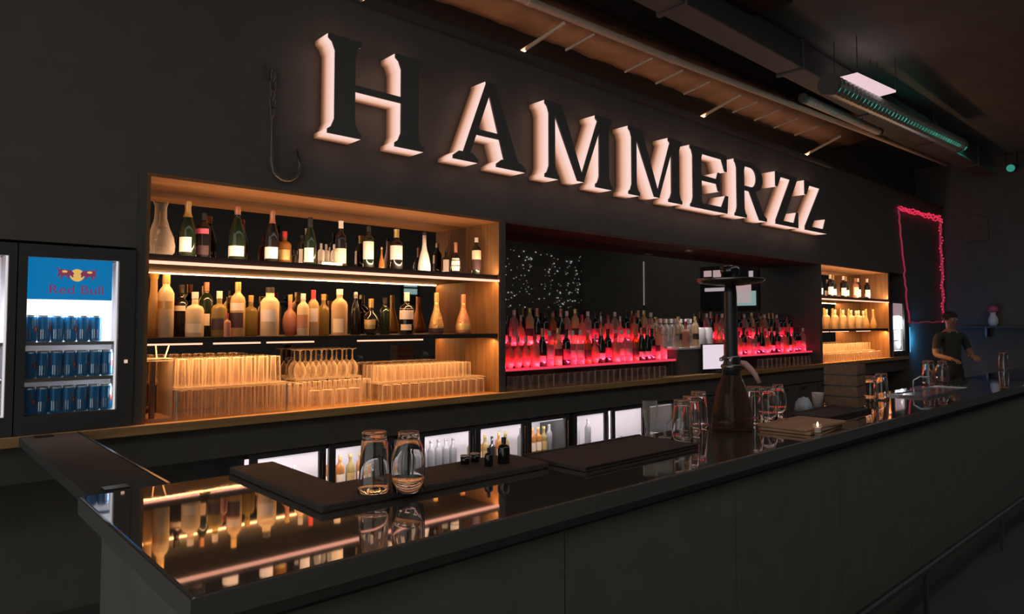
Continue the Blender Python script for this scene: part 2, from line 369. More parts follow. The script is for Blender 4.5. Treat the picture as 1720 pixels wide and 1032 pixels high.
# bottles of the near shelf unit: (px x, shelf z, Y, profile, r, h, glass, cap, cap start, labels, label text)
ZS1, ZS2 = Z1 + .045, Z2 + .001
NEAR = [
 (266, ZS1, 4.05, 'decant', .075, .30, 'tumbler_glass', None, 0, None, 'large clear bulbous glass decanter at the end of the upper shelf', 'decanter'),
 (312, ZS1, 4.03, 'champ', .043, .315, 'dark_green_glass', 'cap_gold', .72, (.10, .36, 'paper', .85), 'dark sparkling wine bottle with gold foil neck and ornate white label', 'bottle'),
 (339, ZS1, 4.10, 'spirit', .040, .27, 'black_glass', 'cap_black', .85, [(.10, .30, 'label_dark', 1.1), (.55, .66, 'label_pink', 1.1)], 'black bottle with a magenta shoulder band on the upper shelf', 'bottle'),
 (396, ZS1, 4.03, 'champ', .047, .315, 'dark_green_glass', 'cap_copper', .86, (.08, .27, 'paper', 1.2), 'dark sparkling wine bottle with bronze cap and low wide white label', 'bottle'),
 (455, ZS1, 4.03, 'champ', .042, .315, 'black_glass', 'cap_copper', .76, (.08, .30, 'paper', 1.15), 'black sparkling wine bottle with rose foil neck and square white label', 'bottle'),
 (476, ZS1, 4.12, 'squat', .042, .21, 'amber_glass', 'cap_red', .82, (.15, .45, 'label_gold', 1.1), 'short amber bottle tucked behind the rose-foil sparkling wine', 'bottle'),
 (505, ZS1, 4.14, 'spirit', .025, .20, 'black_glass', 'cap_black', .9, (.10, .55, 'paper', .5), 'small black bottle with narrow white label, left of the shield label', 'bottle'),
 (519, ZS1, 4.03, 'champ', .040, .30, 'dark_green_glass', 'cap_black', .80, (.06, .36, 'paper', .8), 'dark green bottle with a white shield-shaped label', 'bottle'),
 (571, ZS1, 4.03, 'bord', .038, .30, 'black_glass', 'cap_white', .84, (.08, .40, 'paper_cream', 1.3), 'black wine bottle with white capsule and cream label', 'bottle'),
 (618, ZS1, 4.03, 'spirit', .037, .285, 'dark_green_glass', 'cap_black', .88, (.22, .64, 'paper', 1.25), 'dark bottle with a tall white label on the upper shelf', 'bottle'),
 (640, ZS1, 4.01, 'tear', .020, .15, 'amber_glass', 'cap_gold', .9, None, 'tiny amber miniature bottle at the foot of the tall white label', 'bottle'),
 (665, ZS1, 4.03, 'bord', .044, .285, 'black_glass', 'cap_gold', .80, (.26, .60, 'paper', 1.25), 'black bottle with gold cap and pinkish white label', 'bottle'),
 (712, ZS1, 4.03, 'tear', .046, .285, 'white_ceramic', 'cap_black', .93, None, 'all-white ceramic bottle with black stopper', 'bottle'),
 (749, ZS1, 4.14, 'squat', .030, .19, 'black_glass', 'cap_black', .9, (.12, .6, 'paper', .8), 'short dark bottle with white label behind the brown-capped jug', 'bottle'),
 (765, ZS1, 4.03, 'flask', .043, .235, 'black_glass', 'cap_copper', .68, (.10, .50, 'paper', .8), 'squat dark jug bottle with wide brown cap and white label', 'bottle'),
 (800, ZS1, 4.02, 'spirit', .036, .285, 'dark_green_glass', 'cap_white', .88, [(.42, .66, 'paper_cream', 1.25), (.14, .42, 'label_dark', 1.25)], 'bottle with white cap and two-tone cream and brown label', 'bottle'),
 (257, ZS2, 4.06, 'decant', .046, .345, 'pale_glass', 'cap_gold', .92, None, 'tall golden glass carafe at the end of the middle shelf', 'carafe'),
 (278, ZS2, 3.97, 'tall', .040, .335, 'frost_glass', 'cap_gold', .86, (.46, .58, 'label_gold', 1.3), 'tall frosted bottle with gold cap and brown band', 'bottle'),
 (304, ZS2, 4.13, 'bord', .037, .29, 'black_glass', 'cap_black', .85, (.50, .60, 'paper', 1.0), 'black bottle with thin white neck label behind the frosted bottle', 'bottle'),
 (327, ZS2, 3.97, 'squat', .047, .245, 'frost_glass', 'cap_white', .86, (.10, .30, 'paper_cream', 1.2), 'squat frosted cream bottle with short neck on the middle shelf', 'bottle'),
 (346, ZS2, 4.12, 'spirit', .036, .31, 'dark_green_glass', 'cap_copper', .84, (.20, .42, 'paper', .9), 'dark green bottle with pink foil top behind the squat cream one', 'bottle'),
 (368, ZS2, 3.98, 'squat', .042, .255, 'olive_glass', 'cap_white', .84, (.15, .40, 'label_dark', .9), 'olive glass bottle with pale cap and dark green label', 'bottle'),
 (399, ZS2, 3.99, 'spirit', .041, .31, 'pale_glass', 'cap_gold', .86, [(.16, .44, 'label_dark', 1.1), (.48, .62, 'paper', 1.2)], 'pale bottle with maroon label and white band', 'bottle'),
 (382, ZS2, 3.905, 'squat', .018, .13, 'rose_glass', 'cap_red', .8, None, 'tiny pink miniature standing before the maroon label', 'bottle'),
 (421, ZS2, 4.09, 'squat', .040, .24, 'olive_glass', 'cap_gold', .84, None, 'plain yellow-green bottle without label on the middle shelf', 'bottle'),
 (453, ZS2, 3.97, 'tall', .053, .285, 'frost_glass', 'cap_black', .90, (.30, .55, 'paper', .9), 'broad milky bottle with large white label and black cap', 'bottle'),
 (487, ZS2, 4.05, 'flask', .046, .25, 'rose_glass', 'cap_gold', .85, None, 'round-shouldered reddish brown bottle with gold stopper', 'bottle'),
 (509, ZS2, 3.97, 'spirit', .036, .255, 'frost_glass', 'cap_white', .86, (.18, .5, 'rose_glass', 1.1), 'frosted bottle with rosy label and white cap', 'bottle'),
 (526, ZS2, 3.99, 'spirit', .034, .28, 'pale_glass', 'cap_red', .80, (.30, .60, 'paper', 1.1), 'pale bottle with a bright red cap on the middle shelf', 'bottle'),
 (543, ZS2, 4.08, 'bord', .036, .26, 'olive_glass', 'cap_gold', .86, None, 'green-gold bottle right of the red-capped one', 'bottle'),
 (570, ZS2, 3.97, 'spirit', .051, .29, 'pale_glass', 'cap_white', .88, (.06, .36, 'paper_cream', .7), 'wide ribbed pale amber bottle with cream base label', 'bottle'),
 (597, ZS2, 4.06, 'champ', .034, .28, 'black_glass', 'cap_silver', .86, None, 'slim black bottle with silver foil on the middle shelf', 'bottle'),
 (623, ZS2, 3.98, 'flask', .056, .235, 'black_glass', 'cap_gold', .76, (.16, .42, 'label_gold', .7), 'round black flask bottle with gold diamond label', 'bottle'),
 (646, ZS2, 4.10, 'bord', .036, .25, 'dark_green_glass', 'cap_black', .85, None, 'unlabelled dark green bottle behind the round black flask', 'bottle'),
 (683, ZS2, 3.97, 'squat', .050, .285, 'black_glass', 'cap_white', .80, [(.36, .62, 'paper', 1.2), (.10, .24, 'paper_cream', .8)], 'thickset dark bottle with broad pink-white label', 'bottle'),
 (733, ZS2, 3.98, 'tear', .054, .29, 'gold_ornate', 'cap_gold', .80, (.02, .14, 'label_dark', 1.4), 'ornate golden sculpted bottle with a dark foot', 'bottle'),
 (778, ZS2, 3.98, 'tear', .058, .285, 'copper_ornate', 'cap_copper', .80, (.10, .26, 'label_gold', .9), 'ornate copper teardrop bottle at the end of the middle shelf', 'bottle'),
]
for i, (px, z, Y, pr, r, h, g, cp, cz, lab, text, cat) in enumerate(NEAR):
    p = at_y(px, 540, Y)
    ms = bottle_meshes('near%d' % i, PR[pr], r, h, g, cp, cz, lab, 20)
    stand_bottle('liquor_bottle' if cat == 'bottle' else cat, text, (p.x, Y, z), ms, None, FACE, cat)
# small cut-crystal tumblers on a little tray on the upper shelf
p = at_y(545, 540, 4.05)
t = thing('serving_tray', 'small bright tray under crystal miniatures on the upper shelf', 'tray', (p.x, 4.02, ZS1))
part('plate', MB().box((-.07, -.06, 0), (.07, .06, .012)), 'label_gold', t); part('rim', MB().box((-.07, -.064, 0), (.07, -.06, .022)), 'cap_silver', t)
cm = bottle_meshes('crystal', PR['squat'], .022, .13, 'clear_glass', 'cap_silver', .8, None, 8)
for dx, dy in ((-.045, .0), (.0, .02), (.04, -.01)):
    stand_bottle('crystal_miniature', 'crystal miniature decanter on the small bright tray', (p.x + dx, 4.02 + dy, ZS1 + .013), cm, 'crystal miniatures on the upper shelf', FACE, 'decanter')

# bottles of the far shelf unit
FK = [('champ', .042, .31, 'dark_green_glass', 'cap_gold', .78, (.10, .36, 'paper', 1.1), 'dark bottle with gold neck on the far upper shelf'),
      ('bord', .040, .30, 'black_glass', 'cap_white', .82, (.10, .45, 'paper', 1.2), 'dark bottle with white cap on the far upper shelf'),
      ('spirit', .042, .29, 'rose_glass', 'cap_copper', .84, (.15, .55, 'paper_cream', 1.1), 'rosy bottle with cream label on the far upper shelf')]
FM = [bottle_meshes('far%d' % i, PR[k[0]], *k[1:6], k[6], 12) for i, k in enumerate(FK)]
for i in range(9):
    k = (1, 0, 1, 0, 1, 0, 2, 1, 1)[i]
    stand_bottle('liquor_bottle', FK[k][7], (X3 + .16 + i * .215, 4.0 + .05 * (i % 2), ZS1), FM[k], 'bottles on the far upper shelf', FACE)
GK = [('squat', .045, .26, 'frost_glass', 'cap_white', .84, None, 'frosted bottle with white cap on the far middle shelf'),
      ('tear', .048, .28, 'pale_glass', 'cap_gold', .82, None, 'pale amber teardrop bottle on the far middle shelf'),
      ('spirit', .038, .30, 'rose_glass', 'cap_red', .84, (.2, .5, 'label_pink', 1.1), 'reddish bottle on the far middle shelf')]
GM = [bottle_meshes('farmid%d' % i, PR[k[0]], *k[1:6], k[6], 12) for i, k in enumerate(GK)]
for i in range(15):
    k = (2, 2, 0, 1, 0, 1, 0, 1, 0, 1, 0, 0, 1, 0, 1)[i]
    stand_bottle('liquor_bottle', GK[k][7], (X3 + .11 + i * .135, 3.97 + .09 * (i % 2), ZS2), GM[k], 'bottles on the far middle shelf', FACE)

# ------------------------------------------------------------------ glassware on the back counter
def tumbler(key, rt, rb, h, mat='tumbler_glass', n=12):        # stands rim down
    return MB().lathe([(rt, 0), (rt * .985, h * .1), (rb, h * .985), (rb * .9, h), (0, h)], n).mesh(key, mat, False)
hib = tumbler('highball', .031, .027, .150); rock = tumbler('rocks', .042, .036, .105); tumb = tumbler('short_tumbler', .034, .030, .105)
win = MB().lathe([(.030, 0), (.037, .03), (.036, .06), (.022, .09), (.005, .105), (.004, .165), (.012, .172), (.032, .178), (0, .178)], 14).mesh('wine_glass', 'tumbler_glass', True)
def glass_at(me, name, label, group, x, y, z): tag(obj(name, me, None, (x, y, z)), label, 'glass', group)
for tier, z in ((0, ZC + .002), (1, ZC + .172)):
    for r in range(4):
        for c in range(8 if tier else 10):
            glass_at(hib, 'highball_glass', 'upturned highball glass ' + ('on the raised glass board beside the acrylic stand' if tier else 'on the counter beside the acrylic stand'),
                     'highball glasses ' + ('on the raised board' if tier else 'on the counter'), 1.19 + c * .073 + .012 * (r % 2), 3.935 + r * .088, z + .001)
def board(x0, x1, y0, y1, z, label, legs):
    t = thing('glass_board', label, 'shelf', ((x0 + x1) / 2, (y0 + y1) / 2, z)); a = (x1 - x0) / 2; b = (y1 - y0) / 2
    part('plate', MB().box((-a, -b, 0), (a, b, .012)), 'acrylic', t)
    for sx in (-1, 1):
        for sy in (-1, 1): part('leg', MB().lathe([(.006, -legs), (.006, 0)], 8, c=(sx * (a - .005), sy * (b - .008), 0)), 'cap_silver', t)
board(1.145, 1.76, 3.888, 4.255, ZC + .159, 'clear board carrying upturned highball glasses beside the acrylic stand', .157)
for r in range(4):
    for c in range(7):
        glass_at(hib if r < 2 else tumb, 'tumbler', 'upturned tumbler standing among the glasses below the wine glasses', 'tumblers in the middle of the near counter', 1.93 + c * .07, 4.0 + r * .066, ZC + .002)
for c in range(4):
    glass_at(rock, 'rocks_glass', 'upturned wide rocks glass at the front of the near counter', 'rocks glasses at the counter front', 1.94 + c * .09, 3.915, ZC + .002)
board(1.90, 2.36, 4.085, 4.255, ZC + .157, 'clear board carrying upturned wine glasses', .155)
for r in range(2):
    for c in range(6):
        glass_at(win, 'wine_glass', 'upturned wine glass with its foot in the air', 'upturned wine glasses on the near counter', 1.945 + c * .074, 4.13 + r * .08, ZC + .171)
for tier, z in ((0, ZC + .002), (1, ZC + .124)):
    for r in range(5 - tier):
        for c in range(11 if tier else 12):
            glass_at(tumb, 'tumbler', 'upturned short tumbler ' + ('on the long raised board near the mirror bay' if tier else 'on the counter near the mirror bay'),
                     'short tumblers ' + ('on the long raised board' if tier else 'near the mirror bay'), 2.47 + c * .073 + .012 * (r % 2), 3.945 + .068 * tier + r * .068, z)
board(2.425, 3.34, 3.965, 4.255, ZC + .111, 'long clear board carrying short tumblers near the mirror bay', .109)
# acrylic stand at the near end with straws
t = thing('acrylic_stand', 'clear acrylic stand with a dark post and tray, holding straws', 'stand', (1.06, 4.05, ZC + .001))
part('base', MB().box((-.06, -.14, 0), (.075, .12, .018)), 'board_wood', t)
part('tray', MB().box((-.06, -.14, .315), (.075, .12, .328)), 'acrylic', t)
part('post', MB().box((-.035, -.135, .018), (-.012, -.11, .315)), 'crate_wood', t)
part('side', MB().box((.069, -.14, .018), (.073, .12, .315)), 'acrylic', t); part('side', MB().box((-.06, -.14, .018), (-.056, .12, .315)), 'acrylic', t)
for k, (dx, tx) in enumerate(((.01, -.01), (.05, .03))):
    tag(obj('drinking_straw', MB().tube([(0, 0, 0), (tx, 0, .105)], .0035, 6).mesh('straw%d' % k, 'straw'), None, (1.06 + dx, 3.98, ZC + .33)), 'pale straw standing on the acrylic stand', 'straw', 'straws on the acrylic stand')
# far unit glasses
for r in range(3):
    for c in range(24):
        glass_at(tumb, 'tumbler', 'upturned tumbler on the counter below the far shelf unit', 'tumblers below the far shelf unit', X3 + .14 + c * .085, 3.93 + r * .09, ZC + .001)
for r in range(2):
    for c in range(22):
        glass_at(tumb, 'tumbler', 'upturned tumbler on the raised board below the far shelf unit', 'tumblers on the far raised board', X3 + .16 + c * .085, 4.03 + r * .09, ZC + .124)
board(X3 + .06, X3 + 2.05, 3.975, 4.20, ZC + .111, 'clear board carrying tumblers below the far shelf unit', .109)

# ------------------------------------------------------------------ mirror bay: stepped risers with red-lit bottles
def riser(x0, x1, label):
    t = thing('bottle_riser', label, 'riser', (x0, YW, ZC + .001)); W = x1 - x0
    part('lower_board', MB().box((0, .09, .135), (W, .25, .16)), 'black_laminate', t)
    part('upper_board', MB().box((0, .25, .305), (W, .385, .33)), 'black_laminate', t)
    part('back_panel', MB().box((0, .375, 0), (W, .385, .305)), 'black_laminate', t)
    n = max(2, round(W / 1.0) + 1)
    for i in range(n):
        x = (W - .02) * i / (n - 1); part('support', MB().box((x, .12, 0), (x + .02, .375, .135)).box((x, .25, .16), (x + .02, .375, .305)), 'black_laminate', t)
    part('led_strip', MB().box((0, .083, .143), (W, .09, .163)), 'led_red', t)
    nl = max(1, round(W / .8))
    for i in range(nl):
        xx = x0 + W * (i + .5) / nl
        area('red_led', (xx, YW + .085, ZC + .170), (W / nl, .012), (0, 1, .35), RED, 4.2 * W / nl, 105)
        area('red_led', (xx, YW + .252, ZC + .34), (W / nl, .012), (0, 1, .35), RED, 3.8 * W / nl, 105)
    return t
riser(X2 + .06, 5.80, 'dark stepped bottle riser with a red LED edge beside the near shelf unit')
riser(6.66, X3 - .10, 'dark stepped bottle riser with a red LED edge right of the till')
RK = [('bord', .037, .30, 'black_glass', 'cap_black', .84, (.15, .45, 'label_pink', 1.0), 'black bottle with pink label'),
      ('spirit', .038, .29, 'clear_glass', 'cap_white', .86, (.2, .42, 'paper_grey', .8), 'clear bottle with white cap'),
      ('squat', .042, .26, 'rose_glass', 'cap_red', .84, None, 'rosy square-shouldered bottle with red cap'),
      ('tall', .036, .31, 'pale_glass', 'cap_gold', .88, (.25, .45, 'label_dark', 1.1), 'tall pale bottle with gold cap'),
      ('champ', .040, .31, 'dark_green_glass', 'cap_copper', .78, (.12, .28, 'paper_grey', 1.0), 'dark green bottle with foil neck'),
      ('flask', .041, .25, 'rose_glass', 'cap_silver', .80, None, 'round rosy bottle'),
      ('spirit', .036, .27, 'amber_glass', 'cork', .88, (.15, .45, 'label_dark', 1.1), 'amber bottle with cork')]
RM = [bottle_meshes('red%d' % i, PR[k[0]], *k[1:6], k[6], 12) for i, k in enumerate(RK)]
rnd = random.Random(3)
def red_row(x0, x1, y, z, row, step=.094):
    n = int((x1 - x0) / step)
    for i in range(n):
        k = rnd.choice((0, 1, 2, 2, 3, 4, 4, 5, 5, 1, 6, 0))
        stand_bottle('liquor_bottle', RK[k][7] + ' ' + row, (x0 + step * (i + .5) + rnd.uniform(-.006, .006), y + rnd.uniform(-.012, .012), z), RM[k], 'bottles ' + row, FACE + rnd.uniform(-.3, .3))
red_row(X2 + .09, 5.78, YW + .165, ZC + .162, 'on the red-lit lower step beside the near unit')
red_row(X2 + .09, 5.78, YW + .322, ZC + .332, 'on the red-lit upper step beside the near unit')
red_row(6.70, X3 - .12, YW + .165, ZC + .162, 'on the red-lit lower step right of the till', .1)
red_row(6.70, X3 - .12, YW + .322, ZC + .332, 'on the red-lit upper step right of the till', .1)
# till station between the risers
t = thing('till_cabinet', 'dark cabinet with a bright top between the red-lit bottle risers', 'cabinet', (5.84, YW, ZC + .001))
part('body', MB().box((0, .09, 0), (.78, .37, .25)), 'black_laminate', t); part('top', MB().box((-.01, .08, .25), (.79, .375, .268)), 'fridge_liner', t)
for i in range(2): part('drawer', MB().box((.02 + i * .37, .08, .03), (.38 + i * .37, .089, .22)), 'black_laminate', t)
for i in range(2):
    tag(obj('white_canister', MB().lathe([(0, 0), (.055, 0), (.058, .01), (.058, .17), (.05, .18), (.05, .2), (0, .2)], 16).mesh('canister', 'white_ceramic', True), None, (6.39 + i * .14, YW + .18, ZC + .2705)), 'white canister on the bright till cabinet', 'canister', 'white canisters on the till cabinet')
for i in range(5):
    k = (1, 3, 2, 1, 3)[i]
    stand_bottle('liquor_bottle', RK[k][7] + ' on the bright till cabinet', (5.90 + i * .088, YW + .15 + .03 * (i % 2), ZC + .2705), RM[k], 'bottles on the till cabinet', FACE)
for i in range(8):
    stand_bottle('liquor_bottle', 'clear bottle against the mirror on the till cabinet', (5.88 + i * .092, YW + .325, ZC + .2705), RM[1], 'clear bottles at the back of the till cabinet', FACE)
a0 = at_y(1186, 590, 3.80); a1 = at_y(1217, 636, 3.80)
t = thing('till_screen', 'bright touch screen of the till on a low stand', 'screen', ((a0.x + a1.x) / 2 + .1, 3.885, ZC + .003), R(-12))
part('stand', MB().box((-.09, -.04, -.002), (.09, .05, .012)).box((-.03, .0, .012), (.03, .03, .06)), 'black_metal', t)
part('housing', MB().box((-.16, -.002, .03), (.16, .02, .30)), 'black_metal', t); part('display', MB().box((-.15, -.004, .04), (.15, -.002, .29)), 'screen_white', t)
# white ceiling spot above the till
t = thing('downlight', 'small round downlight above the till in the mirror bay', 'lamp', (6.15, 4.02, ZT - .021))
part('ring', MB().lathe([(.045, 0), (.05, -.012), (.035, -.014), (.035, 0)], 20), 'cap_silver', t, True); part('lens', MB().lathe([(.034, -.004), (0, -.004)], 20), 'led_white', t)
l = bpy.data.lights.new('downlight', 'SPOT'); l.energy = 32; l.spot_size = R(62); l.spot_blend = .6; l.color = (1, .9, .92); l.shadow_soft_size = .03
o = bpy.data.objects.new('downlight_lamp', l); COL.objects.link(o); o.location = (6.15, 4.02, ZT - .05)
# glasses below the lower step
for c in range(24):
    glass_at(tumb, 'tumbler', 'upturned glass under the red-lit step beside the near shelf unit', 'glasses under the near red-lit step', 3.55 + c * .085, YW + .04 - .006 * (c % 2), ZC + .001)
for c in range(12):
    glass_at(tumb, 'tumbler', 'upturned glass under the red-lit step right of the till', 'glasses under the far red-lit step', 7.4 + c * .11, YW + .04, ZC + .001)

# ------------------------------------------------------------------ display fridges on the counter
def can_meshes():
    b = MB()
    prof = [(.0, .0), (.020, .0), (.0255, .008), (.0265, .014), (.0265, .116), (.0255, .122), (.0235, .127)]
    n = 16
    b.lathe(prof, n, 0)
    for i, (j, k) in enumerate([(j, k) for j in range(len(prof) - 1) for k in range(n)]):
        q = k // 4; up = j >= 3
        b.m[i] = 1 if (j < 2 or j > 4) else 0
    # silver quarters (upper on one side, lower on the other)
    b2 = MB()
    for q in range(4):
        z0, z1 = (.065, .112) if q % 2 else (.018, .063)
        b2.lathe([(.02665, z0), (.02665, z1)], 3, 0, q * math.pi / 2 + .12, (q + 1) * math.pi / 2 - .12)
    e = MB()
    for q in range(2):
        a = -math.pi / 4 + q * math.pi
        e.lathe([(.0268, .050), (.0268, .078)], 3, 0, a - .35, a + .35); e.lathe([(.0269, .056), (.0269, .072)], 2, 1, a - .13, a + .13)
    l = MB().lathe([(.0235, .127), (.0245, .130), (.0235, .132), (.022, .129), (0, .129)], 16)
    return [('body', b.mesh('can_body', ['can_blue', 'can_silver'], True)), ('panel', b2.mesh('can_panel', 'can_silver')),
            ('emblem', e.mesh('can_emblem', ['can_red', 'can_gold'])), ('lid', l.mesh('can_lid', 'can_silver', True))]
CAN = can_meshes()
def text_mesh(s, size, mat, ext=.001):
    c = bpy.data.curves.new('lettering', 'FONT'); c.body = s; c.size = size; c.align_x = 'CENTER'; c.extrude = ext; c.resolution_u = 3
    o = bpy.data.objects.new('lettering', c); COL.objects.link(o)
    me = bpy.data.meshes.new_from_object(o.evaluated_get(bpy.context.evaluated_depsgraph_get()))
    bpy.data.objects.remove(o); me.materials.clear(); me.materials.append(MATS[mat])
    me.transform(Matrix.Rotation(math.pi / 2, 4, 'X')); return me
BULL = [(0,.02),(.10,.10),(.20,.16),(.34,.15),(.46,.19),(.62,.17),(.80,.20),(.92,.17),(1.0,.26),(1.06,.24),(.98,.13),(.96,.02),(1.05,-.10),(.98,-.14),(.88,-.04),(.80,-.08),(.84,-.20),(.76,-.21),(.68,-.08),(.50,-.06),(.40,-.18),(.30,-.19),(.34,-.08),(.22,-.05),(.12,-.12),(.04,-.10),(.08,-.02)]
def fridge(x0, x1, gx0, gx1, label, emblem=True, cans=True, header='header_blue', lamp=1.0):
    zb, zt, H = .086, .826, .885; D = .40; yf = 0
    t = thing('display_fridge', label, 'fridge', (x0, YW, ZC + .001)); W = x1 - x0; a = gx0 - x0; b = gx1 - x0
    ta = .012
    m = MB().box((0, .02, 0), (W, D, .05)).box((0, .02, H - .04), (W, D, H)).box((0, D - .02, .05), (W, D, H - .04)).box((0, .02, .05), (ta, D - .02, H - .04)).box((W - ta, .02, .05), (W, D - .02, H - .04))
    part('body', m, 'fridge_black', t)
    c = .004
    part('liner', MB().box((ta + c, D - .03, .052), (W - ta - c, D - .022, H - .042)).box((ta + c, .03, .052), (ta + .010, D - .03, H - .042)).box((W - ta - .010, .03, .052), (W - ta - c, D - .03, H - .042)), 'fridge_liner', t)
    d = part('door', MB().box((0, -.012, 0), (W, .018, zb)).box((0, -.012, zt), (W, .018, H)).box((0, -.012, zb), (a, .018, zt)).box((b, -.012, zb), (W, .018, zt)), 'fridge_black', t)
    part('pane', MB().box((a, .0, zb), (b, .004, zt)), 'door_glass', d)
    if x1 - gx1 > .05: part('lock', MB().box((b + .03, -.016, .315), (b + .045, -.012, .332)), 'indicator', d)
    hw = (b - a)
    part('header_panel', MB().box((a + .002, .012, zt - .198), (a + hw * .93, .03, zt - .002)), header, t)
    if emblem:
        cx, cz = a + hw * .53, zt - .075; s = .068; sz = .24
        e = part('emblem', MB().lathe([(.030, 0), (.030, .001), (0, .001)], 24), 'emblem_gold', t)
        e.data.transform(Matrix.Translation((cx, .0113, cz - .004)) @ Matrix.Rotation(math.pi / 2, 4, 'X'))
        for sg in (-1, 1):
            poly = [(cx + sg * (.012 + x * s), cz + z * sz * .5) for x, z in BULL]
            if sg > 0: poly = poly[::-1]
            part('bull_figure', MB().prism(poly, .0085, .0100), 'emblem_red', t)
            part('bull_highlight', MB().prism([(cx + sg * (.052 + .012 * math.cos(q)), cz + .012 + .006 * math.sin(q)) for q in [i * math.pi / 4 for i in range(8)]], .0075, .0084), 'emblem_gold', t)
        lt = obj('lettering', text_mesh('Red Bull', .062, 'emblem_red'), t, (cx, .0102, zt - .170)); lt.scale = (1.12, 1, 1)
    area('fridge_lamp', (x0 + W / 2, YW + .06, ZC + zt - .205 if header else ZC + zt), (hw * .9, .02), (0, .6, -1), (.92, .95, 1), 2.2 * lamp)
    area('fridge_lamp', (x1 - ta - .016, YW + .05, ZC + .45), (.015, .6), (-1, .9, 0), (.95, .95, 1), 1.6 * lamp)
    part('light_strip', MB().box((b - .008, .02, zb), (b + .002, .028, zt)), 'led_white', t)
    for sz in (.080, .250, .421):
        s = part('shelf', MB().box((ta + .014, .035, sz - .006), (W - ta - .014, D - .035, sz)), 'wire_white', t)
        part('price_rail', MB().box((ta + .014, .026, sz - .012), (W - ta - .014, .034, sz + .004)), 'cap_silver', s)
        if cans:
            for i in range(7 if sz < .4 else 6):
                stand_bottle('drink_can', 'slim blue and silver can on the %s fridge shelf' % {.080: 'bottom', .250: 'middle', .421: 'top'}[sz], (gx0 + .026 + i * .0535, YW + .062, ZC + .002 + sz), CAN, 'cans on the %s fridge shelf' % {.080: 'bottom', .250: 'middle', .421: 'top'}[sz], R(20 * (i % 3)), 'can')
    return t
fridge(.443, .931, .479, .857, 'black drinks cooler with a blue lit header, full of slim blue cans')
fridge(-.075, .438, -.02, .407, 'black drinks cooler with an empty bright interior at the counter end', False, False, 'header_pink', 1.2)
fridge(11.40, 11.95, 11.43, 11.92, 'black drinks cooler with a pale lit header beyond the far shelf unit', False, False, 'header_pink', 15)
t = thing('blue_light_bar', 'upright blue LED bar on the wall beside the far cooler', 'lamp', (12.10, YW - .001, 1.13))
part('housing', MB().box((-.02, -.02, 0), (.02, -.0005, .42)), 'black_metal', t); part('tube', MB().box((-.012, -.03, .01), (.012, -.021, .41)), 'led_blue', t)
area('blue_led', (12.13, YW - .06, 1.34), (.42, .02), (1, .5, 0), (.06, .42, 1), 6)

# ------------------------------------------------------------------ the illuminated sign
HT = .60; ZB = 2.725
def stem(x0, x1, s=.045, h=.075):
    L_ = [(x0 - s, 0), (x0 - s, h * .35), (x0 - s * .45, h * .6), (x0, h * 1.25)]
    pts = L_ + [(x0, HT - h * 1.25), (x0 - s * .45, HT - h * .6), (x0 - s, HT - h * .35), (x0 - s, HT)]
    r = [(x1 + (x0 - x), z) for x, z in reversed(pts)]
    return pts + r
def foot(x0, x1, s=.045, h=.06): return [(x0 - s, 0), (x1 + s, 0), (x1 + s, h * .4), (x1, h), (x0, h), (x0 - s, h * .4)]
def arc(cx, cz, rx, rz, a0, a1, n=10): return [(cx + rx * math.cos(a0 + (a1 - a0) * i / n), cz + rz * math.sin(a0 + (a1 - a0) * i / n)) for i in range(n + 1)]
def L_H(w): return [stem(.05, .185), stem(w - .185, w - .05), [(.18, .285), (w - .18, .285), (w - .18, .325), (.18, .325)]]
def L_A(w): return [[(.10, .04), (.16, .04), (w/2 + .03, HT), (w/2 - .03, HT)], [(w/2 - .04, HT), (w/2 + .045, HT), (w - .07, .04), (w - .21, .04)],
                    foot(.07, .19, .05), foot(w - .24, w - .05, .05), [(.2, .20), (w - .2, .20), (w - .22, .24), (.22, .24)]]
def L_M(w): return [stem(.05, .115, .045), [(.06, HT), (.19, HT), (w/2 + .045, .02), (w/2 - .035, .02)], [(w/2 - .01, .02), (w/2 + .035, .02), (w - .12, HT), (w - .18, HT)],
                    stem(w - .18, w - .055, .045)]
def L_E(w): return [stem(.05, .20), [(.2, HT - .055), (.2, HT), (w - .02, HT), (w - .02, HT - .17), (w - .06, HT - .17), (w - .12, HT - .055)],
                    [(.2, .28), (.2, .33), (w - .22, .33), (w - .19, .40), (w - .16, .40), (w - .16, .21), (w - .19, .21), (w - .22, .28)],
                    [(.2, 0), (w - .02, 0), (w, .18), (w - .05, .18), (w - .13, .055), (.2, .055)]]
def L_R(w):
    o_ = arc(w * .52, .445, w * .36, .155, -math.pi/2, math.pi/2); i_ = arc(w * .50, .445, w * .17, .105, math.pi/2, -math.pi/2)
    return [stem(.05, .20), [(.19, .29)] + o_ + [(.2, HT)] + [(.2, HT - .05)] + i_ + [(.2, .34)], [(w * .42, .31), (w * .62, .31), (w - .06, .06), (w + .0, .03), (w, 0), (w - .16, 0), (w - .2, .05)]]
def L_Z(w): return [[(.04, HT), (w - .04, HT), (w - .04, HT - .05), (.16, HT - .05), (.08, HT - .17), (.04, HT - .17)],
                    [(w - .20, HT - .04), (w - .04, HT - .04), (.20, .04), (.03, .04)],
                    [(.03, 0), (w - .02, 0), (w - .02, .18), (w - .06, .18), (w - .13, .05), (.03, .05)]]
SIGN = [('h', L_H, 1.885, .70), ('a', L_A, 2.80, .70), ('m', L_M, 3.70, .82), ('m', L_M, 4.73, .82), ('e', L_E, 5.68, .69), ('r', L_R, 6.50, .68), ('z', L_Z, 7.36, .60), ('z', L_Z, 8.09, .66)]
ORD = ['block letter H with glowing sides, opening the wall sign', 'letter A of the glowing wall sign', 'first letter M of the glowing sign, next to the A', 'second letter M of the glowing sign, next to the E',
       'letter E of the glowing wall sign', 'letter R of the glowing wall sign', 'letter Z of the glowing sign, next to the R', 'last letter Z of the glowing wall sign']
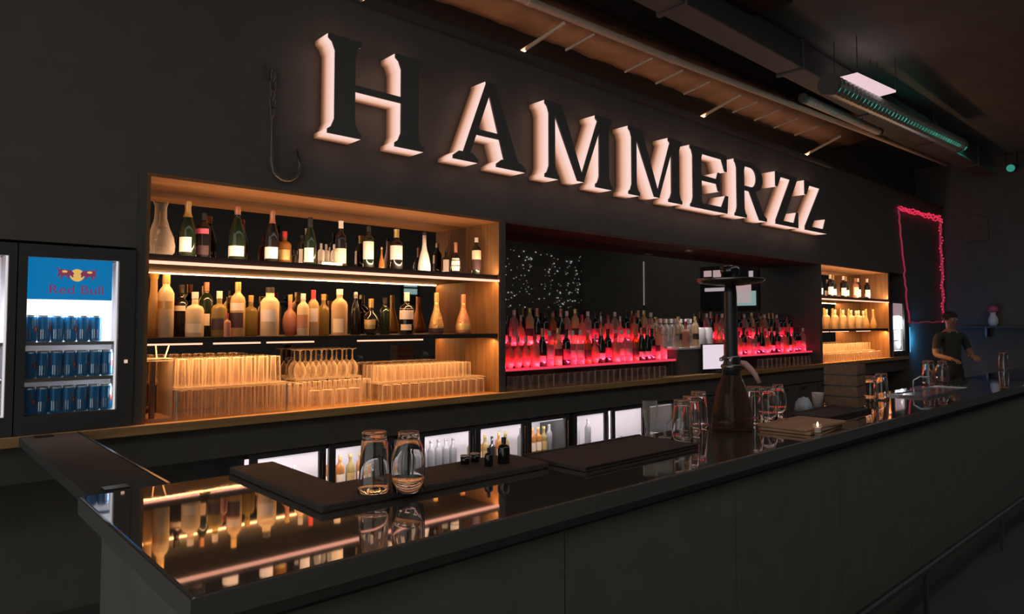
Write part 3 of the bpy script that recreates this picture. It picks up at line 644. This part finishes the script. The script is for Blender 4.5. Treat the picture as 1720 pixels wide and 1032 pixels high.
for (ch, fn, x, wd), txt in zip(SIGN, ORD):
    polys = fn(wd); dep = .17
    t = thing('sign_letter', 'dark-faced ' + txt, 'letter', (x, YW, ZB))
    f = MB(); g = MB()
    for i, p in enumerate(polys):
        n = len(p); f.prism(p, -dep - .012 - i * .0006, -dep - i * .0006)
        g.add([(a, -dep, b) for a, b in p] + [(a, -.001, b) for a, b in p], [(k, k + n, (k + 1) % n + n, (k + 1) % n) for k in range(n)])
    part('face', f, 'black_laminate', t); part('luminous_side', g, 'side_glow_fade', t)

# ornamental hook on the wall
t = thing('chain_hook', 'dark iron chain ending in a curved hook on the wall beside the sign', 'hook', (1.62, YW, 2.44))
for i in range(5):
    zz = .60 - i * .055; ln = [(.014 * math.cos(q) * (1 if i % 2 else .4), -.03 - .014 * math.cos(q) * (.4 if i % 2 else 1), zz + .036 * math.sin(q)) for q in [k * math.pi / 6 for k in range(13)]]
    part('chain_link', MB().tube(ln, .006, 6, cap=False), 'iron', t, True)
hp = [(0, -.03, .36), (0, -.03, .18)] + [(.085 - .085 * math.cos(q), -.03, .10 - .10 * math.sin(q)) for q in [k * math.pi / 10 for k in range(11)]] + [(.155, -.03, .20), (.125, -.03, .17)]
part('hook', MB().tube(hp, [.010] * 2 + [.013] * 11 + [.009, .004], 8), 'iron', t, True)
part('wall_plate', MB().box((-.03, -.012, .58), (.03, 0, .66)), 'iron', t)

# ------------------------------------------------------------------ the bar
XB, YB, YB2, XS, YS = .44, 1.375, 2.393, .885, 1.735
t = thing('bar_counter', 'long glossy black bar with a lacquered top and dark front', 'bar', (0, 0, 0))
XE = 13.2; YR = 1.95
top = [(XB, YB), (XE, YB), (XE, YR), (1.05, YR), (1.05, YB2), (XB, YB2)]
m = MB(); n = len(top)
m.add([(x, y, ZC - .055) for x, y in top] + [(x, y, ZC) for x, y in top], [tuple(range(n - 1, -1, -1)), tuple(range(n, 2 * n))] + [(i, (i + 1) % n, (i + 1) % n + n, i + n) for i in range(n)])
bevel(part('bar_top', m, 'bar_lacquer', t), .006, 3)
m = MB().box((XB + .06, YB + .06, 0), (XE - .05, YB + .10, ZC - .056)).box((XB + .06, YB + .10, 0), (XB + .10, YB2 - .05, ZC - .056)).box((.99, YR - .06, 0), (XE - .05, YR - .03, .9)).box((.97, YR - .03, 0), (1.0, YB2 - .05, ZC - .056))
part('carcass', m, 'bar_panel', t)
for i in range(13):
    x = XB + .10 + i * .97
    part('front_panel', MB().box((x, YB + .045, .12), (x + .962, YB + .06, ZC - .10)), 'bar_panel', t)
part('edge_band', MB().box((XB - .003, YB - .003, ZC - .05), (XE, YB - .0005, ZC - .004)).box((XB - .003, YB, ZC - .05), (XB - .0005, YB2, ZC - .004)), 'bar_edge', t)
part('end_panel', MB().box((XB + .045, YB + .12, .12), (XB + .06, YB2 - .08, ZC - .10)), 'bar_panel', t)
zl0, zl1 = ZC + .0005, ZC + .022
m = MB(); P = [(XS, YS), (1.76, YS), (1.76, YR + .01), (1.04, YR + .01), (1.04, YB2 + .02), (XS, YB2 + .02)]; n = 6
m.add([(x, y, zl0) for x, y in P] + [(x, y, zl1) for x, y in P], [tuple(range(n - 1, -1, -1)), tuple(range(n, 2 * n))] + [(i, (i + 1) % n, (i + 1) % n + n, i + n) for i in range(n)])
o = tag(obj('service_ledge', m.mesh('service_ledge', 'rubber')), 'dark L-shaped service mat around the corner of the bar', 'mat'); bevel(o)
def mat_at(x0, x1, y0, y1, h, label, mat='rubber', z=ZC, rz=0):
    t = thing('bar_mat', label, 'mat', ((x0 + x1) / 2, (y0 + y1) / 2, z + .0005), rz); a, b = (x1 - x0) / 2, (y1 - y0) / 2
    bevel(part('pad', MB().box((-a, -b, 0), (a, b, h)), mat, t), .003)
    for s in (-1, 1): part('raised_edge', MB().box((-a, s * b - .006, h), (a, s * b + .006, h + .004)), mat, t)
    return t
mat_at(1.80, 2.50, 1.60, 1.90, .016, 'brown rubber bar mat in front of the bright cooler door')
mat_at(3.72, 4.30, 1.58, 1.79, .014, 'brown rubber bar mat between the water pipe and the crate')
for k, (dz, rz, lb) in enumerate(((0, .05, 'lower wooden menu board of the pair on the bar'), (.0145, -.03, 'upper wooden menu board of the pair on the bar'))):
    t = thing('menu_board', lb, 'board', (3.36, 1.56, ZC + .0006 + dz), rz + .02)
    bevel(part('panel', MB().box((-.22, -.12, 0), (.22, .12, .013)), 'board_wood', t), .003)
    part('clip', MB().box((-.03, .085, .0131), (.03, .115, .018 if k else .0138)), 'cap_copper', t)
# flap joining bar and back counter
t = thing('bar_flap', 'dark hinged counter flap linking the bar to the back counter', 'flap', (XB + .02, YB2 + .006, ZC - .04))
bevel(part('flap_board', MB().box((0, 0, 0), (.225, 1.42, .04)), 'flap_matt', t), .004)
part('edge_strip', MB().box((.225, 0, 0), (.235, 1.42, .041)), 'steel', t)
for y in (.0, 1.32): part('hinge', MB().box((.05, y + .01, .0401), (.12, y + .06, .046)), 'dark_steel', t)
# foot rail
t = thing('foot_rail', 'dark metal foot rail running along the front of the bar', 'rail', (0, YB - .07, 0))
part('tube', MB().tube([(XB + .2, 0, .25), (XE, 0, .25)], .022, 10), 'dark_steel', t, True)
for i in range(8): part('bracket', MB().box((XB + .6 + i * 1.6, -.01, 0), (XB + .63 + i * 1.6, .01, .235)), 'dark_steel', t)

# glasses and tools standing on the bar
inv = MB().lathe([(.043, 0), (.047, 0), (.046, .02), (.036, .165), (.034, .172), (0, .172), (0, .155), (.030, .155), (.033, .148), (.043, .02), (.043, 0)], 28).mesh('pint', 'barware_glass', True)
inv_rim = MB().lathe([(.0345, .168), (.0365, .172), (.0345, .1745), (.031, .172)], 24).mesh('pint_base', 'cap_copper', True)
bulge = MB().lathe([(.042, 0), (.046, 0), (.049, .05), (.050, .095), (.044, .12), (.033, .150), (.030, .168), (0, .170), (0, .154), (.026, .154), (.030, .146), (.040, .117), (.046, .093), (.045, .05), (.042, 0)], 28).mesh('bulge', 'barware_glass', True)
bulge_rim = MB().lathe([(.0285, .166), (.0315, .169), (.029, .172), (.026, .169)], 24).mesh('bulge_base', 'cap_copper', True)
def bar_glass(kind, px, py, z, label, group=None, s=1.0, Y=None):
    p = at_z(px, py, z)
    t = thing('beer_glass', label, 'glass', (p.x, p.y, z + .0005), 0, group); t.scale = (s, s, s)
    obj('bowl', inv if kind == 'pint' else bulge, t); obj('glass_base', inv_rim if kind == 'pint' else bulge_rim, t)
ZL = ZC + .0225
bar_glass('pint', 628, 826, ZL, 'straight tapered beer glass upside down on the L-shaped mat')
bar_glass('bulge', 686, 824, ZL, 'bulging beer glass upside down on the L-shaped mat')
for px, py, s, lb in ((1146, 738, 1.0, 'straight beer glass upside down, beside the sparkling stem glasses'), (1161, 729, 1.0, 'straight beer glass upside down, middle of the row before the water pipe'), (1174, 717, 1.0, 'straight beer glass upside down, against the water pipe')):
    bar_glass('pint', px, py, ZC, lb, None, s)
bar_glass('pint', 1268, 708, ZC, 'straight beer glass upside down, on the far side of the water pipe', None, 1.05)
bar_glass('bulge', 1291, 704, ZC, 'bulging beer glass upside down beyond the water pipe', None, 1.0)
bar_glass('bulge', 1307, 694, ZC, 'bulging beer glass upside down next to the brown mat', None, .95)
bar_glass('bulge', 1462, 676, ZC, 'bulging beer glass upside down beside the wooden crate', None, 1.0)
bar_glass('pint', 1481, 671, ZC, 'straight beer glass upside down between crate and steel tray', None, 1.0)
bar_glass('pint', 1560, 646, ZC, 'straight beer glass upside down on the far bar by the steel tray', None, 1.15)
bar_glass('bulge', 1583, 643, ZC, 'bulging beer glass upside down on the far bar by the steel tray', None, 1.1)
bar_glass('pint', 1686, 622, ZC, 'straight beer glass upside down near the far box', None, 1.1)
# sparkling stem glasses
stemg = MB().lathe([(0, 0), (.030, 0), (.028, .004), (.006, .010), (.005, .055), (.010, .062), (.034, .085), (.036, .115), (.033, .15)], 18).mesh('stem_glass', 'clear_glass', True)
tallg = MB().lathe([(0, 0), (.024, 0), (.022, .012), (.016, .03), (.024, .07), (.034, .11), (.033, .165)], 18).mesh('tall_goblet', 'clear_glass', True)
p = at_z(1092, 736, ZC); tag(obj('goblet', tallg, None, (p.x, p.y, ZC + .0005)), 'tall clear cut-glass goblet at the edge of the bar mat', 'glass')
p = at_z(1117, 736, ZC); tag(obj('goblet', stemg, None, (p.x, p.y, ZC + .0005)), 'short stemmed clear glass beside the tall goblet', 'glass')
for px, py, kind, lb in ((781, 780, 0, 'small shot glass with pale rim left of the other, on the L-shaped mat'), (798, 776, 0, 'small shot glass with pale rim next to a dark dropper bottle')):
    p = at_z(px, py, ZL); t = thing('shot_glass', lb, 'glass', (p.x, p.y, ZL + .0005))
    part('cup', MB().lathe([(0, 0), (.015, 0), (.017, .026), (.0, .024)], 14), 'black_glass', t, True); part('rim', MB().lathe([(.015, .026), (.0175, .028), (.015, .031), (.0, .029)], 14), 'cap_silver', t, True)
for px, py, s, lb in ((821, 783, .9, 'short dark dropper bottle on the L-shaped mat'), (846, 778, 1.3, 'taller dark dropper bottle on the L-shaped mat')):
    p = at_z(px, py, ZL); t = stand_bottle('dropper_bottle', lb, (p.x, p.y, ZL + .0005), bottle_meshes('dropper%d' % px, PR['squat'], .017 * s, .068 * s, 'black_glass', 'cap_black', .8, None, 12))
# water pipe
p = at_z(1230, 722, ZC)
t = thing('water_pipe', 'tall dark water pipe with round top tray and smoked glass base', 'water pipe', (p.x, p.y, ZC + .0005))
part('vase', MB().lathe([(0, 0), (.092, 0), (.098, .02), (.092, .10), (.072, .19), (.05, .245), (.042, .265)], 28), 'smoked_glass', t, True)
part('stem', MB().lathe([(.022, .05), (.022, .26), (.040, .262), (.046, .30), (.036, .33), (.040, .345), (.032, .36), (.030, .66), (.026, .70), (0, .70)], 20), 'black_metal', t, True)
part('hub_ring', MB().lathe([(.046, .295), (.052, .305), (.046, .315)], 20).lathe([(.04, .34), (.046, .348), (.04, .356)], 20), 'dark_steel', t, True)
part('tray', MB().lathe([(.0, .700), (.06, .700), (.15, .712), (.165, .728), (.160, .732), (.145, .718), (.06, .708), (0, .708)], 28), 'dark_steel', t, True)
part('bowl', MB().lathe([(.018, .708), (.022, .73), (.045, .76), (.048, .79), (.03, .795), (0, .785)], 20), 'black_glass', t, True)
q = _R; hs = [(q.x * a, q.y * a, z) for a, z in ((.04, .325), (.065, .318), (.09, .295), (.115, .265), (.135, .225))]
part('hose', MB().tube(hs, [.012, .016, .015, .012, .010], 10), 'hose_pink', t, True)
pv = [(math.cos(k) * .047, math.sin(k) * .047, .33) for k in (2.2, 3.6)]
for a in pv: part('valve', MB().lathe([(.008, 0), (.010, .01), (.006, .018), (0, .02)], 10, c=a), 'cap_silver', t, True)
# cloth, cup, candle, crate, tray, box
p = at_z(1350, 690, ZC); me = MB(); cv = []; cf = []
for i in range(9):
    for j in range(9):
        x, y = (i - 4) * .012, (j - 4) * .011; cv.append((x, y, max(.001, .075 - 1.2 * (x * x + y * y) / .04 * .5 + .014 * math.sin(i * 2.1) * math.cos(j * 1.7) - (.06 if max(abs(i - 4), abs(j - 4)) == 4 else 0))))
for i in range(8):
    for j in range(8): cf.append((i*9+j, (i+1)*9+j, (i+1)*9+j+1, i*9+j+1))
me.add(cv, cf); o = obj('bar_cloth', me.mesh('bar_cloth', 'cloth', True), None, (p.x, p.y, ZC + .0005)); tag(o, 'crumpled pale blue cloth lying behind the brown bar mat', 'cloth')
so = o.modifiers.new('thick', 'SOLIDIFY'); so.thickness = .004
p = at_z(1374, 684, ZC); tag(obj('paper_cup', MB().lathe([(0, 0), (.027, 0), (.036, .085), (.037, .088), (.034, .088), (.026, .004), (0, .004)], 20).mesh('paper_cup', 'paper', True), None, (p.x, p.y, ZC + .0005)), 'small pale paper cup standing left of the wooden crate', 'cup')
p = at_z(1396, 734, ZC); p.y = max(p.y, YB + .035)
t = thing('tea_light', 'small lit candle in a glass near the front edge of the bar', 'candle', (p.x, p.y, ZC + .0005))
part('holder', MB().lathe([(0, 0), (.016, 0), (.017, .006), (.010, .012), (.017, .022), (.019, .05)], 18), 'clear_glass', t, True)
part('wax', MB().lathe([(0, .036), (.015, .036), (.015, .014), (0, .014)], 14), 'paper', t); part('flame', MB().lathe([(0, .037), (.005, .043), (.0035, .053), (0, .062)], 10), 'flame', t, True)
p = at_z(1425, 684, ZC)
t = thing('wooden_crate', 'tall dark wooden crate of slats standing on the bar', 'crate', (p.x + .03, p.y + .03, ZC + .0005), R(8))
part('core', MB().box((-.09, -.085, .002), (.09, .085, .255)), 'black_laminate', t)
for i in range(4):
    for yy in (-.095, .085): part('slat', MB().box((-.10, yy, .004 + i * .066), (.10, yy + .01, .062 + i * .066)), 'crate_wood', t)
    for xx in (-.10, .09): part('slat', MB().box((xx, -.085, .004 + i * .066), (xx + .01, .085, .062 + i * .066)), 'crate_wood', t)
t = thing('steel_tray', 'long stainless steel drip tray on the far part of the bar', 'tray', (5.78, 1.70, ZC + .0005))
m = MB().box((-.5, -.12, 0), (.5, .12, .006)); part('pan', m, 'steel', t)
for s in (-1, 1): part('side_wall', MB().box((-.5, s * .116 - .004, .006), (.5, s * .116 + .004, .014)), 'steel', t)
for s in (-1, 1): part('end_wall', MB().box((s * .496 - .004, -.112, .006), (s * .496 + .004, .112, .014)), 'steel', t)
part('spout', MB().tube([(-.1, .09, .006), (-.1, .09, .09), (-.08, .05, .12), (-.04, -.02, .11)], .007, 8), 'steel', t, True)
p = at_z(1702, 606, ZC)
t = thing('far_box', 'reddish brown box standing at the far end of the bar', 'box', (10.4, 1.72, ZC + .0005))
part('body', MB().box((-.18, -.12, 0), (.18, .12, .25)), 'crate_wood', t); part('lid', MB().box((-.185, -.125, .25), (.185, .125, .285)), 'cap_copper', t)

# ------------------------------------------------------------------ bartender
def person():
    bm_v = []; bm_e = []; rad = []
    def V(x, y, z, r): bm_v.append((x, y, z)); rad.append(r); return len(bm_v) - 1
    def E(*i):
        for a, b in zip(i, i[1:]): bm_e.append((a, b))
    pel = V(0, 0, .98, .15); wa = V(0, .0, 1.10, .135); ch = V(0, .0, 1.28, .155); sh = V(0, .01, 1.43, .10); nk = V(0, .0, 1.52, .052)
    E(pel, wa, ch, sh, nk)
    h1 = V(0, -.015, 1.585, .070); h2 = V(0, -.02, 1.66, .088); h3 = V(0, -.005, 1.72, .075); E(nk, h1, h2, h3)
    for s in (-1, 1):
        hip = V(s * .09, 0, .90, .10); kn = V(s * .10, -.01, .50, .062); an = V(s * .105, .02, .09, .045); toe = V(s * .12, -.16, .035, .036); E(pel, hip, kn, an, toe)
    hands = []
    for s, el, wr in ((-1, (-.27, -.06, 1.14), (-.22, -.31, 1.10)), (1, (.27, -.04, 1.13), (.16, -.27, 1.12))):
        so_ = V(s * .19, .01, 1.41, .066); e_ = V(*el, .045); w_ = V(*wr, .030); E(sh, so_, e_, w_)
        d = (Vector(wr) - Vector(el)).normalized(); side = d.cross(Vector((0, 0, 1))).normalized()
        pm = Vector(wr) + d * .055; p_ = V(*pm, .030); E(w_, p_)
        for k, ln in enumerate((.072, .080, .076, .060)):
            b = pm + d * .025 + side * ((k - 1.5) * .019); c = b + d * ln * .55 + Vector((0, 0, -.012)); e2 = c + d * ln * .35 + Vector((0, 0, -.03))
            i0 = V(*b, .010); i1 = V(*c, .0085); i2 = V(*e2, .0075); E(p_, i0, i1, i2)
        b = Vector(wr) + d * .03 + side * (-s * .035); c = b + d * .03 + side * (-s * .02); i0 = V(*b, .011); i1 = V(*c, .009); E(p_, i0, i1)
    me = bpy.data.meshes.new('person_base'); me.from_pydata(bm_v, bm_e, []); o = bpy.data.objects.new('tmp', me); COL.objects.link(o)
    sk = o.modifiers.new('skin', 'SKIN'); sk.use_smooth_shade = True; su = o.modifiers.new('sub', 'SUBSURF'); su.levels = 2
    for i, sv in enumerate(me.skin_vertices[0].data): sv.radius = (rad[i], rad[i] * (.72 if i in (0, 1, 2, 3) else 1)); sv.use_root = (i == 0)
    dg = bpy.context.evaluated_depsgraph_get(); me2 = bpy.data.meshes.new_from_object(o.evaluated_get(dg)); bpy.data.objects.remove(o)
    me2.materials.clear()
    for k in ('skin', 'shirt', 'trousers'): me2.materials.append(MATS[k])
    for f in me2.polygons:
        c = f.center
        arm = abs(c.x) > .2 or c.y < -.14
        if c.z < .99: f.material_index = 2 if not (arm and c.z > .8) else 0
        elif c.z > 1.475: f.material_index = 0
        else: f.material_index = 0 if (arm and c.z < 1.24) else 1
    return me2
t = thing('person', 'person in a dark shirt standing behind the far end of the bar, hands forward', 'person', (11.45, 3.10, 0), R(-40))
b = obj('body', person(), t)
part('hair', MB().lathe([(.094, -.035), (.099, .0), (.09, .045), (.06, .080), (0, .094)], 20, c=(0, .010, 1.685)), 'hair', t, True)
for s in (-1, 1):
    part('eye', MB().lathe([(0, -.010), (.009, -.006), (.011, 0), (.009, .006), (0, .010)], 10, c=(s * .033, -.098, 1.655)), 'eye', t, True)
    part('ear', MB().lathe([(0, -.03), (.010, -.02), (.013, 0), (.010, .02), (0, .03)], 10, c=(s * .09, .0, 1.645)), 'skin', t, True)
part('nose', MB().lathe([(.014, 0), (.010, .018), (.004, .04), (0, .045)], 8, c=(0, -.106, 1.615)), 'skin', t, True)
part('mouth', MB().box((-.022, -.098, 1.588), (.022, -.088, 1.596)), 'label_pink', t)

# ------------------------------------------------------------------ far wall: red LED rope frame, plaque, ledge
A, B, C_, D_ = (11.75, 3.44), (13.80, 3.50), (13.86, 1.63), (12.10, 1.61)
def rope(a, b, n, jit, y=YW - .02):
    rr = random.Random(hash((round(a[0] * 10), round(b[1] * 10))) & 255)
    return [(a[0] + (b[0] - a[0]) * i / n + rr.uniform(-jit, jit), y + rr.uniform(-.01, .01), a[1] + (b[1] - a[1]) * i / n + rr.uniform(-jit, jit)) for i in range(n + 1)]
t = thing('led_rope_frame', 'tall rectangle of red LED rope hung on the dark back wall', 'light rope')
emit('rope_red', (.24, .018, .04), 1); emit('rope_bright', (.75, .03, .08), 1); emit('rope_dim', (.08, .012, .02), 1)
part('side_rope', MB().tube(rope(A, D_, 24, .012), .013, 6), 'rope_red', t); part('side_rope', MB().tube(rope(B, C_, 24, .015), .020, 6), 'rope_red', t)
for k in range(3): part('top_rope', MB().tube(rope((A[0], A[1] - .03 * k), (B[0], B[1] - .05 * k), 30, .022, YW - .02 - .02 * k), .010, 6), 'rope_bright', t)
part('bottom_rope', MB().tube(rope(D_, C_, 16, .012), .012, 6), 'rope_dim', t)
m = MB()
for k in range(36):
    u = k / 35; x = B[0] + .1 * math.sin(k) - .05; z = B[1] + (C_[1] - B[1]) * u; m.box((x - .012, YW - .05, z - .012), (x + .012, YW - .035, z + .012))
part('bulbs', m, 'rope_bright', t)['kind'] = 'stuff'
t = thing('wall_plaque', 'arched brownish plaque with a round emblem on the end wall', 'plaque', (XEND, 3.36, 3.02))
ap = [(-.19, 0), (.19, 0), (.19, .30)] + [(.19 * math.cos(q), .30 + .15 * math.sin(q)) for q in [k * math.pi / 10 for k in range(1, 10)]] + [(-.19, .30)]
def yz(mb): mb.v = [(y, x, z) for x, y, z in mb.v]; return mb
part('board', yz(MB().prism(ap, -.03, -.001)), 'plaque', t); part('ring', yz(MB().prism([(.10 * math.cos(q), .25 + .10 * math.sin(q)) for q in [k * math.pi / 12 for k in range(24)]], -.045, -.031)), 'iron', t)
part('base_bar', yz(MB().box((-.19, -.05, .02), (.19, -.031, .06))), 'plaque', t)
t = thing('wall_ledge', 'thin dark drinks ledge along the end wall', 'ledge', (XEND, 0, 1.52))
part('board', MB().box((-.22, -3.5, 0), (-.001, 3.6, .03)), 'bar_edge', t)
for y in (-2.5, -.5, 1.5, 3.2): part('bracket', MB().box((-.18, y, -.15), (-.001, y + .03, 0)), 'iron', t)
t = thing('ledge_vase', 'small pale vase standing on the ledge of the end wall', 'vase', (XEND - .12, 3.12, 1.5505))
part('body', MB().lathe([(0, 0), (.05, 0), (.075, .06), (.07, .14), (.04, .2), (.05, .24), (.045, .24)], 16), 'white_ceramic', t, True); part('flower', MB().lathe([(0, .22), (.09, .25), (.07, .33), (0, .36)], 10), 'label_pink', t, True)

# ------------------------------------------------------------------ ceiling services
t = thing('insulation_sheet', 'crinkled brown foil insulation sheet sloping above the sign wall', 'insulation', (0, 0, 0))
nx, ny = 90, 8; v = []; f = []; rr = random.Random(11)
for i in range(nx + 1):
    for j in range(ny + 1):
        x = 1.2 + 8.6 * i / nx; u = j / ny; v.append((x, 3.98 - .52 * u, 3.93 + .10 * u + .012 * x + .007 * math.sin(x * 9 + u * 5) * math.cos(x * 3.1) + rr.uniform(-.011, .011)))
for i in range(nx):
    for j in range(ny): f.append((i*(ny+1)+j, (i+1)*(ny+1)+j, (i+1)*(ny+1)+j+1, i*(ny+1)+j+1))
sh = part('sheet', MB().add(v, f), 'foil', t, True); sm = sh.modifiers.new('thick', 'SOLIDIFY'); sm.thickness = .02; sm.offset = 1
for k, x in enumerate((1.35, 3.6, 6.13, 8.5)):
    tag(obj('rafter', MB().tube([(x, YW - .01, ZWALL + .055), (x + .06, 3.43, 3.79 + .012 * x)], .016, 6).mesh('rafter%d' % k, 'timber')), 'slim brown rafter crossing the foil from wall to pipe', 'rafter', 'rafters under the foil')
for k, x in enumerate((3.95, 4.7, 5.15, 5.6, 6.5, 6.95, 7.4, 7.9)):
    tag(obj('batten', MB().tube([(x, 3.70, 3.735 + .012 * x), (x + .05, 3.44, 3.80 + .012 * x)], .011, 6).mesh('batten%d' % k, 'timber')), 'short brown batten under the foil beside the pipe', 'batten', 'short battens under the foil')
pipe = [(.8, 3.42, 3.77), (3.285, 3.42, 3.865), (5.016, 3.42, 3.905), (7.26, 3.42, 3.99), (9.5, 3.42, 4.08), (12.68, 3.42, 4.185)]
t = thing('ceiling_pipe', 'long metal pipe running under the ceiling in front of the sign', 'pipe')
part('tube', MB().tube(pipe, .030, 12), 'pipe_metal', t, True)
for q in pipe[1:-1]: part('collar', MB().tube([(q[0] - .03, q[1], q[2] - .001), (q[0] + .03, q[1], q[2] + .001)], .034, 10), 'pipe_metal', t)
def flex(name, a, b, r, mat, label, pitch=.05):
    a, b = Vector(a), Vector(b); n = int((b - a).length / pitch) * 2; d = b - a
    t = thing(name, label, 'duct', a)
    part('hose', MB().tube([d * (i / n) for i in range(n + 1)], [r * (1 if i % 2 else .87) for i in range(n + 1)], 14), mat, t)
    for e in (Vector((0, 0, 0)), d): part('collar', MB().tube([e - d.normalized() * .03, e + d.normalized() * .03], r * 1.06, 14), 'duct_dark', t)
    hz = ZCEIL - a.z
    for u in (.25, .75): q = d * u; part('hanger', MB().box((q.x - .004, q.y - .004, q.z + r), (q.x + .004, q.y + .004, hz)), 'iron', t)
flex('flexible_duct', (7.35, 3.33, 4.06), (9.6, 3.36, 4.13), .05, 'duct_white', 'pale ribbed flexible hose lying along the ceiling pipe', .06)
flex('flexible_duct', (6.7, 2.78, 3.92), (10.95, 2.80, 4.08), .10, 'duct_foil', 'greenish ribbed foil duct hanging under the dark ceiling', .10)
t = thing('ventilation_duct', 'dark rectangular ventilation duct under the ceiling beside the pipe', 'duct', (0, 0, 0))
bevel(part('casing', MB().box((-1, 2.95, 4.08), (13.5, 3.20, 4.34)), 'duct_dark', t), .01)
for i in range(7): part('flange', MB().box((.5 + i * 2, 2.93, 4.06), (.54 + i * 2, 3.22, 4.36)), 'duct_dark', t)
# small warm-lit foil patch and ceiling panel, its reflected light painted as emission
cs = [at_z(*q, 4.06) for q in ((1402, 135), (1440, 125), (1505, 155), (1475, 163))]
t = thing('ceiling_panel', 'panel hanging below the dark ceiling, its reflected light painted as glow', 'panel', (0, 0, 0))
part('plate', MB().add([tuple(c) for c in cs] + [(c.x, c.y, c.z + .02) for c in cs], [(0, 1, 2, 3), (7, 6, 5, 4), (0, 4, 5, 1), (1, 5, 6, 2), (2, 6, 7, 3), (3, 7, 4, 0)]), 'glow_pink', t)
for c in cs: part('hanger', MB().tube([(c.x, c.y, c.z + .02), (c.x, c.y, ZCEIL)], .005, 6), 'iron', t)
tag(obj('foil_patch', MB().add([(4.5, 2.60, 4.30), (5.6, 2.62, 4.32), (5.5, 2.92, 4.28), (4.6, 2.93, 4.26), (4.5, 2.60, 4.33), (5.6, 2.62, 4.35), (5.5, 2.92, 4.31), (4.6, 2.93, 4.29)], [(0,1,2,3),(7,6,5,4),(0,4,5,1),(1,5,6,2),(2,6,7,3),(3,7,4,0)]).mesh('foil_patch', 'foil')), 'loose piece of brown foil hanging beside the ventilation duct', 'insulation')
# teal stage lamp
t = thing('stage_lamp', 'small teal stage lamp on the end wall under the ceiling', 'lamp', (13.75, 2.78, 4.18))
part('can', MB().tube([(.0, 0, 0), (.16, 0, .03)], .07, 14), 'black_metal', t); part('lens', MB().tube([(-.012, 0, -.002), (0, 0, 0)], .06, 14), 'teal_lens', t); part('yoke', MB().box((.06, -.08, -.01), (.09, -.072, .27)).box((.06, .072, -.01), (.09, .08, .27)), 'black_metal', t)
l = bpy.data.lights.new('stage_lamp', 'SPOT'); l.energy = 160; l.spot_size = R(12); l.spot_blend = .5; l.color = (.05, .9, .6); l.shadow_soft_size = .05
o = bpy.data.objects.new('stage_lamp_light', l); COL.objects.link(o); o.location = (13.72, 2.70, 4.02); o.rotation_euler = (Vector((10.5, 2.80, 4.05)) - o.location).to_track_quat('-Z', 'Y').to_euler()
# added warm strip atop the sign wall to brighten the ceiling pipe
t = thing('added_pipe_light', 'added slim LED strip atop the sign wall, brightening the ceiling pipe', 'lamp', (2.2, YW - .03, ZWALL))
part('profile', MB().box((0, -.034, .0), (7.0, -.030, .045)).box((0, -.030, .0), (7.0, -.001, .006)), 'iron', t); part('diffuser', MB().box((0, -.028, .0065), (7.0, -.004, .011)), 'led_warm', t)
area('added_pipe_lamp', (5.7, YW - .046, ZWALL + .014), (7.0, .02), (0, -.35, 1), (1, .50, .27), 44)

# ------------------------------------------------------------------ lights on the guests' side, seen in the mirrors
t = thing('fairy_light_curtain', 'curtain of tiny white lights on the wall opposite the bar', 'light curtain', (10.9, -3.98, 2.0))
for i in range(12): part('wire', MB().tube([(i * .27, 0, 1.5), (i * .27 + .05 * math.sin(i), .01, 0)], .003, 4), 'iron', t)
m = MB(); rr = random.Random(5)
for i in range(170):
    x, z, s = rr.uniform(0, 3.05), rr.uniform(0, 1.45), rr.choice((.005, .007, .009, .013)); m.box((x - s, .012, z - s), (x + s, .012 + s, z + s))
part('bulbs', m, 'fairy_light', t)['kind'] = 'stuff'
t = thing('menu_screen', 'bright menu screens hung on the end wall opposite the mirror', 'screen', (XEND - .001, .43, 1.95))
part('frame', MB().box((-.04, -.72, -.05), (-.001, .72, .95)), 'black_metal', t)
for y0, y1, z0, z1, mt in ((-.62, -.42, .72, .86, 'glow_pink'), (-.38, -.18, .70, .86, 'glow_pink'), (-.14, -.04, .74, .84, 'glow_pink'), (-.6, .0, .38, .46, 'screen_white'), (.04, .66, .04, .36, 'screen_cyan'), (.18, .55, .10, .50, 'glow_pink'), (-.1, .02, 0, .34, 'screen_white'), (.5, .6, .6, .8, 'screen_white')):
    part('lit_block', MB().box((-.045, y0, z0), (-.041, y1, z1)), mt, t)
t = thing('wall_sign', 'small cyan lit sign on the wall opposite the bar', 'sign', (8.4, -3.999, 2.05))
part('box', MB().box((-.22, 0, 0), (.22, .06, .5)), 'black_metal', t)
for z0, z1 in ((.34, .48), (.18, .3), (.03, .14)): part('lit_block', MB().box((-.18, .061, z0), (.16 - .2 * (z0 < .1), .065, z1)), 'screen_cyan', t)
emit('tube_white', (.45, .43, .36), 1)
t = thing('tube_light', 'slim upright white light tube on the end wall opposite the mirror', 'lamp', (XEND - .001, -1.92, 2.05)); part('tube', MB().box((-.02, -.008, 0), (-.001, .008, 1.1)), 'tube_white', t); part('holder', MB().box((-.035, -.03, -.04), (-.001, .03, 0)), 'black_metal', t)
